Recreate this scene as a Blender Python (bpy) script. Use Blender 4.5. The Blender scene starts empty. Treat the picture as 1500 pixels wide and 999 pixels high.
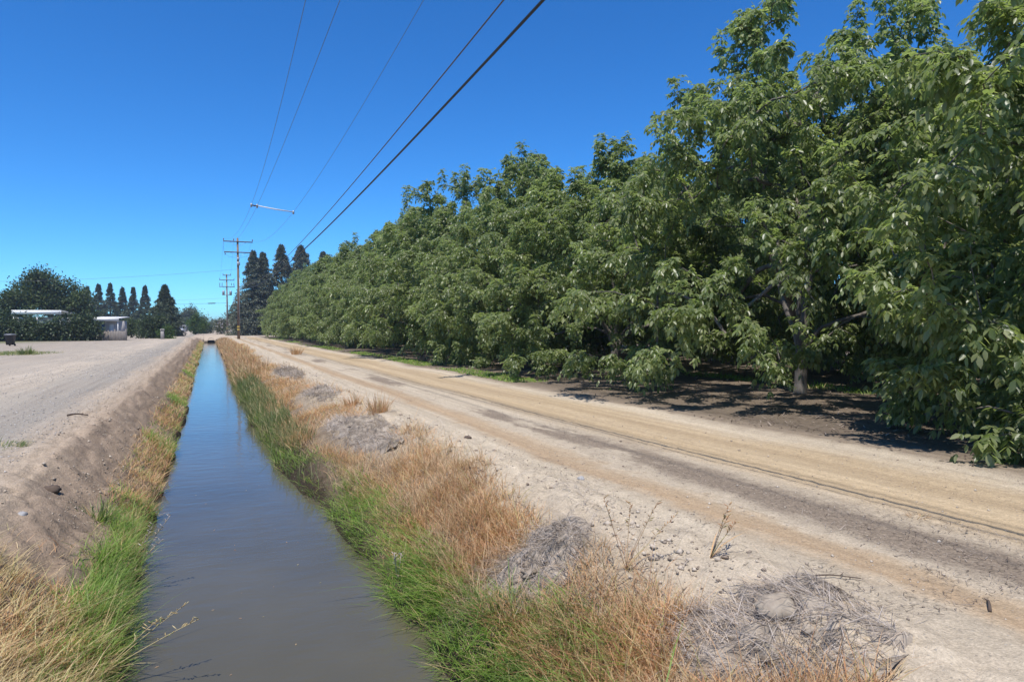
import bpy, math, random
import numpy as np
from mathutils import Vector
R = math.radians
S = bpy.context.scene
COL = S.collection
rng = np.random.default_rng(7)
random.seed(7)

# ------------------------------------------------------------------ helpers
def vnoise(x, y, seed=0):
    x = np.asarray(x, dtype=np.float64); y = np.asarray(y, dtype=np.float64)
    xi = np.floor(x).astype(np.int64); yi = np.floor(y).astype(np.int64)
    xf = x - xi; yf = y - yi
    def h(a, b):
        n = (a * 374761393 + b * 668265263 + seed * 974634777) & 0x7fffffff
        n = ((n ^ (n >> 13)) * 1274126177) & 0x7fffffff
        n = (n ^ (n >> 16)) & 0xffff
        return n / 65535.0
    u = xf * xf * (3 - 2 * xf); v = yf * yf * (3 - 2 * yf)
    return (h(xi, yi) * (1 - u) + h(xi + 1, yi) * u) * (1 - v) + (h(xi, yi + 1) * (1 - u) + h(xi + 1, yi + 1) * u) * v

def fbm(x, y, seed=0, octv=4):
    s = 0; a = 0.5; t = 0
    for o in range(octv):
        s = s + a * vnoise(x * 2 ** o, y * 2 ** o, seed + o * 17); t += a; a *= 0.5
    return s / t - 0.5

def sstep(a, b, x):
    t = np.clip((x - a) / (b - a), 0, 1)
    return t * t * (3 - 2 * t)

def unit(v):
    return v / np.maximum(np.linalg.norm(v, axis=-1, keepdims=True), 1e-9)

def mesh_arrays(name, verts, quads=None, tris=None, smooth=False):
    me = bpy.data.meshes.new(name)
    verts = np.asarray(verts, dtype=np.float32).reshape(-1, 3)
    parts = []; sizes = []
    if quads is not None and len(quads):
        q = np.asarray(quads, dtype=np.int32).reshape(-1, 4); parts.append(q.ravel()); sizes.append(np.full(len(q), 4, np.int32))
    if tris is not None and len(tris):
        t = np.asarray(tris, dtype=np.int32).reshape(-1, 3); parts.append(t.ravel()); sizes.append(np.full(len(t), 3, np.int32))
    loops = np.concatenate(parts); sz = np.concatenate(sizes)
    starts = np.concatenate([[0], np.cumsum(sz)[:-1]]).astype(np.int32)
    me.vertices.add(len(verts)); me.vertices.foreach_set('co', verts.ravel())
    me.loops.add(len(loops)); me.loops.foreach_set('vertex_index', loops)
    me.polygons.add(len(sz)); me.polygons.foreach_set('loop_start', starts); me.polygons.foreach_set('loop_total', sz)
    if smooth: me.polygons.foreach_set('use_smooth', np.ones(len(sz), dtype=bool))
    me.update(calc_edges=True); me.validate()
    return me

class MB:
    """collects boxes, tubes and rounded lumps, then links them as one mesh object"""
    def __init__(self): self.v = []; self.q = []; self.t = []; self.n = 0
    def add(self, v, q=None, t=None):
        v = np.asarray(v, float).reshape(-1, 3)
        if q is not None and len(q): self.q.append(np.asarray(q, int).reshape(-1, 4) + self.n)
        if t is not None and len(t): self.t.append(np.asarray(t, int).reshape(-1, 3) + self.n)
        self.v.append(v); self.n += len(v)
        return self
    def box(self, c, s, rz=0.0, bev=0.0):
        hx, hy, hz = s[0] / 2, s[1] / 2, s[2] / 2
        b = min(bev, hx * .9, hy * .9, hz * .9)
        if b > 0:
            vs = []
            for z, i in ((-hz, b), (-hz + b, 0), (hz - b, 0), (hz, b)):
                x, y = hx - i, hy - i; k = b * .6 if i == 0 else b * .3
                vs += [(x - k, -y, z), (x, -y + k, z), (x, y - k, z), (x - k, y, z), (-x + k, y, z), (-x, y - k, z), (-x, -y + k, z), (-x + k, -y, z)]
            q = [(r * 8 + i, r * 8 + (i + 1) % 8, r * 8 + 8 + (i + 1) % 8, r * 8 + 8 + i) for r in range(3) for i in range(8)]
            q += [(3, 2, 1, 0), (7, 4, 3, 0), (7, 6, 5, 4), (24, 25, 26, 27), (24, 27, 28, 31), (28, 29, 30, 31)]
        else:
            vs = [(x, y, z) for z in (-hz, hz) for x, y in ((-hx, -hy), (hx, -hy), (hx, hy), (-hx, hy))]
            q = [(3, 2, 1, 0), (4, 5, 6, 7), (0, 1, 5, 4), (1, 2, 6, 5), (2, 3, 7, 6), (3, 0, 4, 7)]
        vs = np.array(vs, float); cr, sr = math.cos(rz), math.sin(rz)
        x = vs[:, 0] * cr - vs[:, 1] * sr; y = vs[:, 0] * sr + vs[:, 1] * cr
        return self.add(np.stack([x, y, vs[:, 2]], 1) + np.array(c, float), q)
    def tube(self, pts, rad, n=6, cap=True):
        P = np.asarray(pts, float); m = len(P); rad = np.broadcast_to(np.asarray(rad, float), (m,))
        T = unit(np.gradient(P, axis=0)); ref = np.array([0, 0, 1.0]) if abs(T[0, 2]) < .9 else np.array([1.0, 0, 0])
        A = unit(np.cross(T, ref)); B = np.cross(T, A)
        a = np.arange(n) * 2 * math.pi / n
        V = P[:, None, :] + rad[:, None, None] * (np.cos(a)[None, :, None] * A[:, None, :] + np.sin(a)[None, :, None] * B[:, None, :])
        q = [(r * n + i, r * n + (i + 1) % n, r * n + n + (i + 1) % n, r * n + n + i) for r in range(m - 1) for i in range(n)]
        t = []
        if cap:
            t += [(0, i + 1, i) for i in range(1, n - 1)]
            b = (m - 1) * n
            t += [(b, b + i, b + i + 1) for i in range(1, n - 1)]
        return self.add(V.reshape(-1, 3), q, t)
    def lump(self, c, r, seed=0, nu=10, nv=7, rough=.25):
        vs = []
        for j in range(nv + 1):
            th = math.pi * j / nv
            for i in range(nu):
                ph = 2 * math.pi * i / nu
                k = 1 + rough * 2 * float(fbm(np.array(3 * math.cos(ph) * math.sin(th) + 7.7 * seed), np.array(3 * math.sin(ph) * math.sin(th) + 2.3 * math.cos(th)), seed, 3))
                vs.append((c[0] + r[0] * k * math.sin(th) * math.cos(ph), c[1] + r[1] * k * math.sin(th) * math.sin(ph), c[2] + r[2] * k * math.cos(th)))
        q = [(j * nu + i, (j + 1) * nu + i, (j + 1) * nu + (i + 1) % nu, j * nu + (i + 1) % nu) for j in range(nv) for i in range(nu)]
        return self.add(vs, q)
    def build(self, name, mat, parent=None, smooth=False):
        me = mesh_arrays(name, np.concatenate(self.v), np.concatenate(self.q) if self.q else None, np.concatenate(self.t) if self.t else None, smooth)
        me.materials.append(mat)
        return link(name, me, parent)

def link(name, me, parent=None):
    o = bpy.data.objects.new(name, me); COL.objects.link(o)
    if parent is not None: o.parent = parent
    return o
def tag(o, label=None, cat=None, group=None, kind=None):
    if label: o['label'] = label
    if cat: o['category'] = cat
    if group: o['group'] = group
    if kind: o['kind'] = kind
    return o
def thing(name, label, cat, loc=(0, 0, 0), rz=0.0, group=None):
    o = bpy.data.objects.new(name, None); COL.objects.link(o)
    o.empty_display_size = .3
    o.location = loc; o.rotation_euler = (0, 0, rz)
    return tag(o, label, cat, group)
def dup(root, loc, rz, label, sc=None):
    r = root.copy(); COL.objects.link(r); r.location = loc; r.rotation_euler = (0, 0, rz); r['label'] = label
    if sc: r.scale = sc
    for ch in list(root.children):
        c = ch.copy(); COL.objects.link(c); c.parent = r
        for g in list(ch.children):
            d = g.copy(); COL.objects.link(d); d.parent = c
    return r

# ------------------------------------------------------------------ materials
class NT:
    def __init__(self, name):
        self.m = bpy.data.materials.new(name); self.m.use_nodes = True
        self.t = self.m.node_tree; self.t.nodes.clear()
        self.out = self.n('ShaderNodeOutputMaterial')
    def n(self, typ, **kw):
        nd = self.t.nodes.new(typ)
        for k, v in kw.items(): setattr(nd, k, v)
        return nd
    def l(self, a, b): self.t.links.new(a, b)
    def setv(self, sock, v):
        if hasattr(v, 'bl_rna') and isinstance(v, bpy.types.NodeSocket): self.l(v, sock)
        elif isinstance(v, (tuple, list)) and len(v) == 3 and sock.type == 'RGBA': sock.default_value = (*v, 1)
        else: sock.default_value = v
    def math(self, op, a, b=0.0, clamp=False):
        nd = self.n('ShaderNodeMath', operation=op, use_clamp=clamp); self.setv(nd.inputs[0], a); self.setv(nd.inputs[1], b); return nd.outputs[0]
    def noise(self, vec, scale, detail=4, rough=.55, dist=0.0):
        nd = self.n('ShaderNodeTexNoise'); self.l(vec, nd.inputs['Vector']); nd.inputs['Scale'].default_value = scale
        nd.inputs['Detail'].default_value = detail; nd.inputs['Roughness'].default_value = rough; nd.inputs['Distortion'].default_value = dist
        return nd.outputs['Fac']
    def mapping(self, vec, scale=(1, 1, 1), loc=(0, 0, 0), rot=(0, 0, 0)):
        nd = self.n('ShaderNodeMapping'); self.l(vec, nd.inputs[0]); nd.inputs['Scale'].default_value = scale; nd.inputs['Location'].default_value = loc; nd.inputs['Rotation'].default_value = rot
        return nd.outputs[0]
    def ramp(self, fac, stops, interp='LINEAR'):
        nd = self.n('ShaderNodeValToRGB'); cr = nd.color_ramp; cr.interpolation = interp
        while len(cr.elements) < len(stops): cr.elements.new(.5)
        for e, (p, c) in zip(cr.elements, stops):
            e.position = p; e.color = (*c, 1) if isinstance(c, (tuple, list)) else (c, c, c, 1)
        self.setv(nd.inputs[0], fac); return nd.outputs[0]
    def mix(self, fac, a, b, blend='MIX'):
        nd = self.n('ShaderNodeMix', data_type='RGBA', blend_type=blend); self.setv(nd.inputs[0], fac); self.setv(nd.inputs[6], a); self.setv(nd.inputs[7], b); return nd.outputs[2]
    def smooth(self, v, a, b):
        nd = self.n('ShaderNodeMapRange', interpolation_type='SMOOTHSTEP'); self.setv(nd.inputs[0], v)
        nd.inputs[1].default_value = a; nd.inputs[2].default_value = b; return nd.outputs[0]
    def bump(self, h, strength=.5, dist=.02, normal=None):
        nd = self.n('ShaderNodeBump'); self.l(h, nd.inputs['Height']); nd.inputs['Strength'].default_value = strength; nd.inputs['Distance'].default_value = dist
        if normal: self.l(normal, nd.inputs['Normal'])
        return nd.outputs[0]
    def bsdf(self, color, rough=.8, spec=.3, normal=None, **kw):
        b = self.n('ShaderNodeBsdfPrincipled'); self.setv(b.inputs['Base Color'], color); self.setv(b.inputs['Roughness'], rough); b.inputs['Specular IOR Level'].default_value = spec
        for k, v in kw.items(): self.setv(b.inputs[k], v)
        if normal: self.l(normal, b.inputs['Normal'])
        return b.outputs[0]
    def fin(self, sh): self.l(sh, self.out.inputs[0]); return self.m
    def pos(self): return self.n('ShaderNodeNewGeometry').outputs['Position']
    def obj(self): return self.n('ShaderNodeTexCoord').outputs['Object']
    def island(self): return self.n('ShaderNodeNewGeometry').outputs['Random Per Island']

def simple(name, c, c2=None, scale=8, rough=.7, spec=.3, stretch=(1, 1, 1), bump=.0, metallic=0.0):
    m = NT(name); v = m.mapping(m.obj(), stretch); f = m.noise(v, scale, 5, .6)
    c2 = c2 or tuple(x * .65 for x in c)
    col = m.ramp(f, [(.3, c2), (.7, c)])
    nrm = m.bump(f, bump, .01) if bump else None
    return m.fin(m.bsdf(col, rough, spec, nrm, Metallic=metallic))

def leafmat(name, stops, trans=.35, tcol=(.13, .22, .03), rough=.5, spec=.35, clump=.35, clump_scale=.9, hue=None, hue_scale=.8):
    m = NT(name); r = m.island()
    col = m.ramp(r, stops)
    f = m.noise(m.pos(), clump_scale, 2, .5)
    if hue: col = m.mix(m.math('MULTIPLY', m.smooth(m.noise(m.mapping(m.pos(), (1, 1, 1), (4, 9, 2)), hue_scale, 4, .65), .44, .64), .55), col, hue)
    k = m.ramp(f, [(.3, 1 - clump), (.7, 1 + clump * .6)])
    col = m.mix(1.0, col, k, 'MULTIPLY')
    p = m.bsdf(col, rough, spec)
    if trans <= 0: return m.fin(p)
    t = m.n('ShaderNodeBsdfTranslucent'); tc = m.mix(1.0, m.mix(.5, col, tcol), (1.5, 1.5, 1.2), 'MULTIPLY'); m.l(tc, t.inputs[0])
    mx = m.n('ShaderNodeMixShader'); mx.inputs[0].default_value = trans; m.l(p, mx.inputs[1]); m.l(t.outputs[0], mx.inputs[2])
    return m.fin(mx.outputs[0])

def ground_material():
    m = NT('ground'); P = m.pos()
    sep = m.n('ShaderNodeSeparateXYZ'); m.l(P, sep.inputs[0]); X, Y, Z = sep.outputs
    n1 = m.noise(m.mapping(P, (1, .35, 1)), .55, 4, .55); n2 = m.noise(P, 3.2, 5, .6); n3 = m.noise(P, 14, 5, .65)
    fine = m.noise(P, 55, 4, .7)
    wob = m.math('ADD', m.math('MULTIPLY', m.math('SUBTRACT', n1, .5), .95), m.math('MULTIPLY', m.math('SUBTRACT', n2, .5), .42))
    wob = m.math('ADD', wob, m.math('MULTIPLY', m.math('SUBTRACT', n3, .5), .18))
    xx = m.math('ADD', X, wob)
    def px(x): return (x + 14) / 30.0
    st = [(-14, (.40, .35, .30)), (-8.5, (.44, .39, .335)), (-6.2, (.50, .44, .375)), (-4.7, (.52, .455, .38)), (-4.2, (.42, .38, .33)), (-3.5, (.38, .345, .305)),
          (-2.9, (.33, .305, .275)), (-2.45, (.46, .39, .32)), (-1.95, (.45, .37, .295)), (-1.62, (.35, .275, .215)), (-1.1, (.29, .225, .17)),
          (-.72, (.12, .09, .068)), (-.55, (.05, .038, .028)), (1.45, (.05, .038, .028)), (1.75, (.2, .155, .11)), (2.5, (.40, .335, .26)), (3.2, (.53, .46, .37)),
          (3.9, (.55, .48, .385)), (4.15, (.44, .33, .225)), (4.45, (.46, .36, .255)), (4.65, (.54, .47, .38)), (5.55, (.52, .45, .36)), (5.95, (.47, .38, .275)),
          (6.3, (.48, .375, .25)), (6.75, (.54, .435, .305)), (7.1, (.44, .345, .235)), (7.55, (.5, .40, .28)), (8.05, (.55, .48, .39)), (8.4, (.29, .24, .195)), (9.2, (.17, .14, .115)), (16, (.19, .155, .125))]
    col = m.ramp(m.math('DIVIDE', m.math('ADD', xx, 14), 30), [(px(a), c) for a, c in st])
    # long streaks along the wheel tracks
    stv = m.noise(m.mapping(P, (5.5, .12, 1)), 1.0, 4, .6)
    col = m.mix(1.0, col, m.ramp(stv, [(.28, (.80, .79, .78)), (.72, (1.14, 1.14, 1.13))]), 'MULTIPLY')
    # mulch strip between the wheel tracks
    band = m.math('MULTIPLY', m.smooth(xx, 4.6, 4.95), m.math('SUBTRACT', 1, m.smooth(xx, 5.25, 5.7)))
    pn = m.noise(m.mapping(P, (.8, .22, 1), (3.1, 1.7, 0)), 1.0, 5, .65)
    pn = m.math('ADD', pn, m.math('MULTIPLY', m.math('SUBTRACT', fine, .5), .25))
    near = m.math('SUBTRACT', 1, m.smooth(Y, 5, 13)); thr = m.math('ADD', pn, m.math('MULTIPLY', near, .25))
    mul = m.math('MULTIPLY', band, m.smooth(thr, .53, .60))
    mulcol = m.ramp(m.noise(m.mapping(P, (40, 16, 1), (0, 0, 0), (0, 0, .6)), 1, 4, .7), [(.3, (.10, .078, .062)), (.7, (.30, .24, .195))])
    col = m.mix(m.math('MULTIPLY', mul, .78), col, mulcol)
    # darker stain patches anywhere on bare dirt
    pt = m.noise(m.mapping(P, (1, .5, 1), (9, 4, 0)), .8, 6, .7)
    col = m.mix(m.math('MULTIPLY', m.smooth(pt, .58, .72), .4), col, (.27, .21, .16))
    # speckle: pebbles and crumbs
    vor = m.n('ShaderNodeTexVoronoi', feature='F1'); m.l(P, vor.inputs['Vector']); vor.inputs['Scale'].default_value = 42
    sp = m.math('LESS_THAN', vor.outputs['Distance'], .26)
    hs = m.n('ShaderNodeSeparateColor'); m.l(vor.outputs['Color'], hs.inputs[0])
    dens = m.noise(P, .9, 3, .6)
    left = m.math('SUBTRACT', 1, m.smooth(X, -2.6, -1.7))
    grav = m.math('MULTIPLY', left, m.smooth(m.noise(m.mapping(P, (.6, .16, 1), (5, 2, 0)), 1, 4, .6), .42, .58))
    amt = m.math('MULTIPLY', sp, m.math('LESS_THAN', hs.outputs[0], m.math('ADD', m.math('MULTIPLY', dens, .42), m.math('MULTIPLY', grav, .6))))
    pc = m.ramp(hs.outputs[1], [(0, (.2, .18, .16)), (.5, (.32, .295, .27)), (1, (.47, .44, .40))])
    col = m.mix(m.math('MULTIPLY', amt, .75), col, pc)
    col = m.mix(m.math('MULTIPLY', grav, .3), col, (.38, .35, .315))
    col = m.mix(1.0, col, m.ramp(fine, [(.25, .64), (.75, 1.28)]), 'MULTIPLY')
    col = m.mix(1.0, col, m.ramp(n3, [(.25, .86), (.75, 1.12)]), 'MULTIPLY')
    # far country: lawn and dry weeds left of the gravel yard, pale dirt beyond the orchard
    nf = m.noise(P, .12, 5, .6)
    lawn = m.math('MULTIPLY', m.math('SUBTRACT', 1, m.smooth(m.math('ADD', X, m.math('MULTIPLY', m.math('SUBTRACT', nf, .5), 8)), -26, -13)), m.smooth(Y, 84, 92))
    col = m.mix(lawn, col, m.ramp(n2, [(.3, (.07, .10, .03)), (.7, (.17, .19, .07))]))
    farp = m.math('MULTIPLY', m.smooth(Y, 132, 150), m.smooth(X, 2, 5))
    col = m.mix(m.math('MULTIPLY', farp, .9), col, (.50, .43, .35))
    col = m.mix(m.math('MULTIPLY', m.smooth(Y, 124.6, 125.6), m.math('MULTIPLY', m.smooth(X, -3, -2), m.math('SUBTRACT', 1, m.smooth(X, 3.5, 5)))), col, (.46, .39, .32))
    h = m.math('ADD', m.math('MULTIPLY', fine, .5), m.math('MULTIPLY', n3, 1.0))
    h = m.math('ADD', h, m.math('MULTIPLY', amt, .35))
    nb = m.bump(h, .8, .03)
    col = m.mix(1.0, col, (.90, .865, .80), 'MULTIPLY')
    return m.fin(m.bsdf(col, .95, .12, nb))

def water_material():
    m = NT('ditch_water'); P = m.pos()
    a = m.noise(m.mapping(P, (1.6, 3.2, 1), (0, 0, 0), (0, 0, .5)), 1.6, 3, .55, .3)
    b = m.noise(m.mapping(P, (1, 1.8, 1), (0, 0, 0), (0, 0, -.4)), 9, 2, .5)
    h = m.math('ADD', m.math('MULTIPLY', a, 1.0), m.math('MULTIPLY', b, .12))
    nb = m.bump(h, .12, .05)
    col = m.ramp(m.noise(P, .5, 3, .5), [(.3, (.076, .068, .044)), (.7, (.10, .09, .06))])
    return m.fin(m.bsdf(col, .045, .5, nb, IOR=1.33))

M = {}
M['ground'] = ground_material(); M['water'] = water_material()
M['walnut_leaf'] = leafmat('walnut_leaf', [(0, (.10, .138, .06)), (.35, (.165, .208, .09)), (.75, (.24, .28, .13)), (1, (.33, .345, .18))], .55, (.26, .35, .08), .36, .55, .34, .6)
M['bark'] = simple('walnut_bark', (.18, .16, .14), (.09, .078, .066), 3, .9, .15, (3, 3, .6), .5)
M['green_grass'] = leafmat('green_grass', [(0, (.12, .21, .035)), (.45, (.20, .32, .055)), (.86, (.29, .40, .09)), (.93, (.48, .40, .2)), (1, (.52, .38, .2))], .4, (.2, .34, .05), .5, .3, .3, 1.4, (.13, .19, .06), 1.7)
M['reed'] = leafmat('reed_grass', [(0, (.075, .115, .035)), (.4, (.13, .18, .065)), (.65, (.24, .25, .11)), (1, (.50, .38, .21))], .35, (.15, .25, .05), .5, .3, .3, 1.2)
M['dry_grass'] = leafmat('dry_grass', [(0, (.34, .17, .085)), (.3, (.50, .27, .14)), (.6, (.56, .36, .19)), (.85, (.62, .46, .26)), (1, (.28, .30, .09))], .3, (.5, .32, .15), .65, .2, .22, 1.6, (.56, .46, .33), 1.1)
M['blond_grass'] = leafmat('blond_grass', [(0, (.42, .30, .14)), (.5, (.58, .46, .24)), (.85, (.66, .56, .34)), (1, (.24, .32, .08))], .3, (.5, .4, .2), .6, .2, .2, 1.6)
M['grey_straw'] = leafmat('grey_straw', [(0, (.22, .18, .15)), (.4, (.40, .345, .30)), (.75, (.58, .51, .45)), (1, (.54, .39, .24))], .1, (.4, .35, .3), .7, .2, .25, 3)
M['debris'] = leafmat('plant_debris', [(0, (.07, .05, .04)), (.5, (.16, .12, .09)), (1, (.36, .30, .25))], 0, (.1, .1, .1), .8, .15, .2, 2)
M['conifer'] = leafmat('conifer_needles', [(0, (.05, .07, .045)), (.5, (.085, .11, .065)), (1, (.13, .15, .085))], .15, (.05, .08, .03), .6, .25, .35, .5)
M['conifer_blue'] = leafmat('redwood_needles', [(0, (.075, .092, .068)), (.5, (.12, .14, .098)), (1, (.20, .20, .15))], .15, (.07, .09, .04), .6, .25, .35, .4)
M['dark_leaf'] = leafmat('shrub_leaf', [(0, (.025, .04, .017)), (.6, (.05, .075, .03)), (1, (.10, .13, .05))], .2, (.06, .1, .02), .5, .3, .4, .5)
M['oak_leaf'] = leafmat('yard_tree_leaf', [(0, (.035, .055, .02)), (.6, (.068, .098, .032)), (1, (.12, .15, .055))], .25, (.09, .14, .03), .5, .3, .4, .35)
M['fresh_leaf'] = leafmat('fresh_leaf', [(0, (.04, .075, .017)), (.6, (.07, .125, .026)), (1, (.11, .17, .045))], .3, (.12, .2, .03), .5, .3, .35, .5)
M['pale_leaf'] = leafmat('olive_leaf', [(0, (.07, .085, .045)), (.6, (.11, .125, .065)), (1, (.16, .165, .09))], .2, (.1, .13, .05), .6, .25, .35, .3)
M['petal'] = simple('white_petal', (.78, .72, .70), (.62, .55, .55), 3, .7)
M['pole_wood'] = simple('pole_wood', (.27, .19, .135), (.13, .088, .062), 4, .85, .2, (4, 4, .4), .3)
M['pole_grey'] = simple('weathered_pole_wood', (.34, .29, .25), (.18, .145, .12), 4, .85, .2, (4, 4, .4), .3)
M['arm_wood'] = simple('crossarm_wood', (.16, .12, .09), (.08, .06, .048), 5, .85, .2)
M['ceramic'] = simple('insulator_ceramic', (.16, .10, .075), (.09, .055, .04), 5, .25, .5)
M['galv'] = simple('galvanised_steel', (.42, .43, .44), (.30, .31, .32), 6, .45, .5, metallic=.6)
M['cable'] = simple('black_cable', (.022, .022, .024), (.014, .014, .015), 3, .5, .4)
M['wire'] = simple('bare_wire', (.10, .085, .085), (.07, .06, .06), 3, .5, .4)
M['grey_wire'] = simple('aluminium_wire', (.16, .165, .18), (.12, .125, .14), 3, .5, .4)
M['spacer'] = simple('pale_spacer_rod', (.72, .72, .72), (.6, .6, .62), 3, .5)
M['yellow'] = simple('faded_yellow_marker', (.50, .36, .07), (.36, .25, .06), 5, .7)
M['bin'] = simple('charcoal_plastic', (.035, .036, .042), (.025, .026, .03), 3, .45)
M['bin_lid'] = simple('grey_plastic_lid', (.26, .27, .28), (.2, .2, .21), 3, .5)
M['white_metal'] = simple('white_painted_metal', (.80, .79, .76), (.66, .65, .62), 1.2, .5)
M['siding'] = simple('beige_siding', (.52, .49, .45), (.42, .39, .36), .8, .7)
M['glass'] = simple('dark_window_glass', (.03, .035, .04), (.02, .022, .026), 1, .12, .6)
M['fence'] = simple('weathered_fence_wood', (.30, .265, .235), (.17, .145, .125), 3, .9, .2, (5, 5, .5), .2)
M['concrete'] = simple('weathered_concrete', (.40, .38, .35), (.27, .25, .23), 2, .9, .2)
M['rust'] = simple('corrugated_rust', (.10, .075, .06), (.05, .04, .033), 4, .8)
M['soil'] = simple('clod_soil', (.40, .34, .265), (.24, .195, .15), 9, .95, .1, (1, 1, 1), .6)
M['mound_soil'] = simple('mound_soil', (.42, .355, .28), (.10, .08, .062), 7, .95, .1, (1, 1, 1), .8)
M['stone'] = simple('grey_stone', (.40, .39, .38), (.26, .25, .24), 9, .85, .2, (1, 1, 1), .3)
M['stick'] = simple('dead_stick', (.13, .095, .07), (.07, .05, .04), 6, .9)
M['trunk'] = simple('dark_bark', (.13, .10, .08), (.06, .048, .04), 3, .95, .1, (3, 3, .5), .4)
M['tan_wall'] = simple('pale_stucco', (.55, .51, .47), (.46, .42, .39), 1, .8)
M['gravel'] = NT('gravel_stones'); _g = M['gravel']
M['gravel'] = _g.fin(_g.bsdf(_g.ramp(_g.island(), [(0, (.24, .22, .20)), (.5, (.39, .36, .325)), (1, (.54, .50, .45))]), .9, .2))
M['clod'] = NT('earth_crumbs'); _g = M['clod']
M['clod'] = _g.fin(_g.bsdf(_g.ramp(_g.island(), [(0, (.2, .155, .12)), (.5, (.36, .30, .235)), (1, (.50, .43, .345))]), .95, .1))

# ------------------------------------------------------------------ terrain
WATER_Z = -0.8
END_Y = 124.0
PX = np.array([-400, -40, -6, -3.0, -2.1, -1.78, -1.55, -1.0, -.78, -.70, -.64, 1.42, 1.50, 1.62, 2.0, 2.6, 3.15, 3.6, 4.6, 5.84, 5.98, 6.9, 8.0, 8.35, 9, 14, 400.])
PZ = np.array([0, 0, .0, .02, .04, .02, -.14, -.56, -.66, -.74, -1.15, -1.15, -.82, -.66, -.44, -.12, .03, .03, 0.0, .004, -.02, -.045, -.02, .03, .02, .0, 0.])
def narrow(y): return .46 * sstep(7.5, 15, y) - .14 * sstep(30, 60, y)
def xmap(x, y): return x - narrow(y) * (1 - sstep(2.0, 3.3, x))
def zf(x, y):
    x = np.asarray(x, float); y = np.asarray(y, float)
    x = x + narrow(y) * sstep(.0, .6, x) * (1 - sstep(1.55, 3.2, x))
    inb = sstep(-3.2, -1.2, x) * (1 - sstep(2.4, 4.2, x))
    wob = .42 * fbm(y * .33, y * 0 + 3.3, 11, 3) + .26 * fbm(y * 1.3 + 40 * np.sign(x - .4), y * 0 + 1.1, 5, 3)
    wob = wob * np.where(x > .4, 1.0, 1.15)
    shadow_step = sstep(5.0, 5.7, x) * (1 - sstep(6.2, 7.5, x))  # cable's shadow line put into the shape as a step at the road edge
    z = np.interp(x + wob * inb + shadow_step * (.30 * fbm(y * .45, y * 0 + 2.2, 13, 3) + .14 * fbm(y * 2.3, y * 0, 15, 2)), PX, PZ)
    ditch = 1 - sstep(END_Y, END_Y + 1.5, y)
    z = z * np.where(inb > 0, ditch, 1.0) + .35 * sstep(END_Y, END_Y + 2, y) * (1 - sstep(END_Y + 6, END_Y + 12, y)) * np.exp(-((x - .5) / 4.0) ** 2)
    # rough banks, wheel-worn road, crumbly left slope
    rb = sstep(1.5, 2.2, x) * (1 - sstep(3.0, 4.2, x)); lb = sstep(-2.9, -2.0, x) * (1 - sstep(-1.0, -.7, x))
    z = z + (rb * .27 + lb * .10) * fbm(x * 1.7, y * 1.7, 21, 4) + (rb * .08 + lb * .13 + .022) * fbm(x * 7, y * 7, 31, 3)
    z = z + (.008 + .022 * lb + .016 * rb) * fbm(x * 26, y * 26, 41, 2)
    z = z + .05 * fbm(x * .35, y * .2, 51, 2) * (np.abs(x - .4) > 2.6)
    z = z + .42 * np.exp(-((x + 2.1) / .9) ** 2 - ((y - 92) / 4) ** 2) * (1 + fbm(x * 2, y * 2, 57, 2))
    orch = sstep(8.3, 9.5, x)
    z = z + orch * .10 * fbm(x * 1.1, y * 1.1, 61, 4)
    return z

def graded(a, b, dense_lo, dense_hi, step, g):
    mid = list(np.arange(dense_lo, dense_hi, step)); up = []; s = step; p = mid[-1]
    while p < b: s *= g; p += s; up.append(p)
    dn = []; s = step; p = mid[0]
    while p > a: s *= g; p -= s; dn.append(p)
    return np.array(dn[::-1] + mid + up)
gx = graded(-600, 900, -3.2, 6.2, .04, 1.07)
gy = graded(-12, 1500, 2.2, 9.5, .045, 1.022)
def column_range(x0, x1):
    i0 = int(np.searchsorted(gx, x0)); i1 = int(np.searchsorted(gx, x1)); return i0, min(i1, len(gx) - 1)
ZZ = zf(gx[None, :], gy[:, None])
def strip(name, x0, x1, label):
    i0, i1 = column_range(x0, x1)
    xs = gx[i0:i1 + 1]; n = len(xs); mN = len(gy)
    V = np.stack([np.broadcast_to(xs[None, :], (mN, n)), np.broadcast_to(gy[:, None], (mN, n)), ZZ[:, i0:i1 + 1]], -1).reshape(-1, 3)
    a = (np.arange(mN - 1)[:, None] * n + np.arange(n - 1)[None, :]).ravel()
    me = mesh_arrays(name, V, np.stack([a, a + 1, a + n + 1, a + n], 1), smooth=True); me.materials.append(M['ground'])
    return tag(link(name, me), label, None, None, 'structure')
strip('ground', -650, -26, 'flat yard ground left of the gravel road')
strip('gravel_road', -26, -2.0, 'wide grey gravel road left of the ditch')
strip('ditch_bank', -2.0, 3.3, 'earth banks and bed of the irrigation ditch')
strip('dirt_road', 3.3, 8.3, 'pale dirt farm road between ditch and orchard')
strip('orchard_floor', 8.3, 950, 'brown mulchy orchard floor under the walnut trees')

wx = np.linspace(-1.6, 2.3, 14); wy = np.concatenate([np.linspace(-8, 30, 60), np.linspace(31, END_Y + .6, 60)])
WV = np.stack(np.broadcast_arrays(wx[None, :], wy[:, None], np.full((1, 1), WATER_Z)), -1).reshape(-1, 3)
a = (np.arange(len(wy) - 1)[:, None] * len(wx) + np.arange(len(wx) - 1)[None, :]).ravel()
me = mesh_arrays('water', WV, np.stack([a, a + 1, a + len(wx) + 1, a + len(wx)], 1), smooth=True); me.materials.append(M['water'])
tag(link('water', me), 'murky still water in the irrigation ditch', None, None, 'structure')

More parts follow.
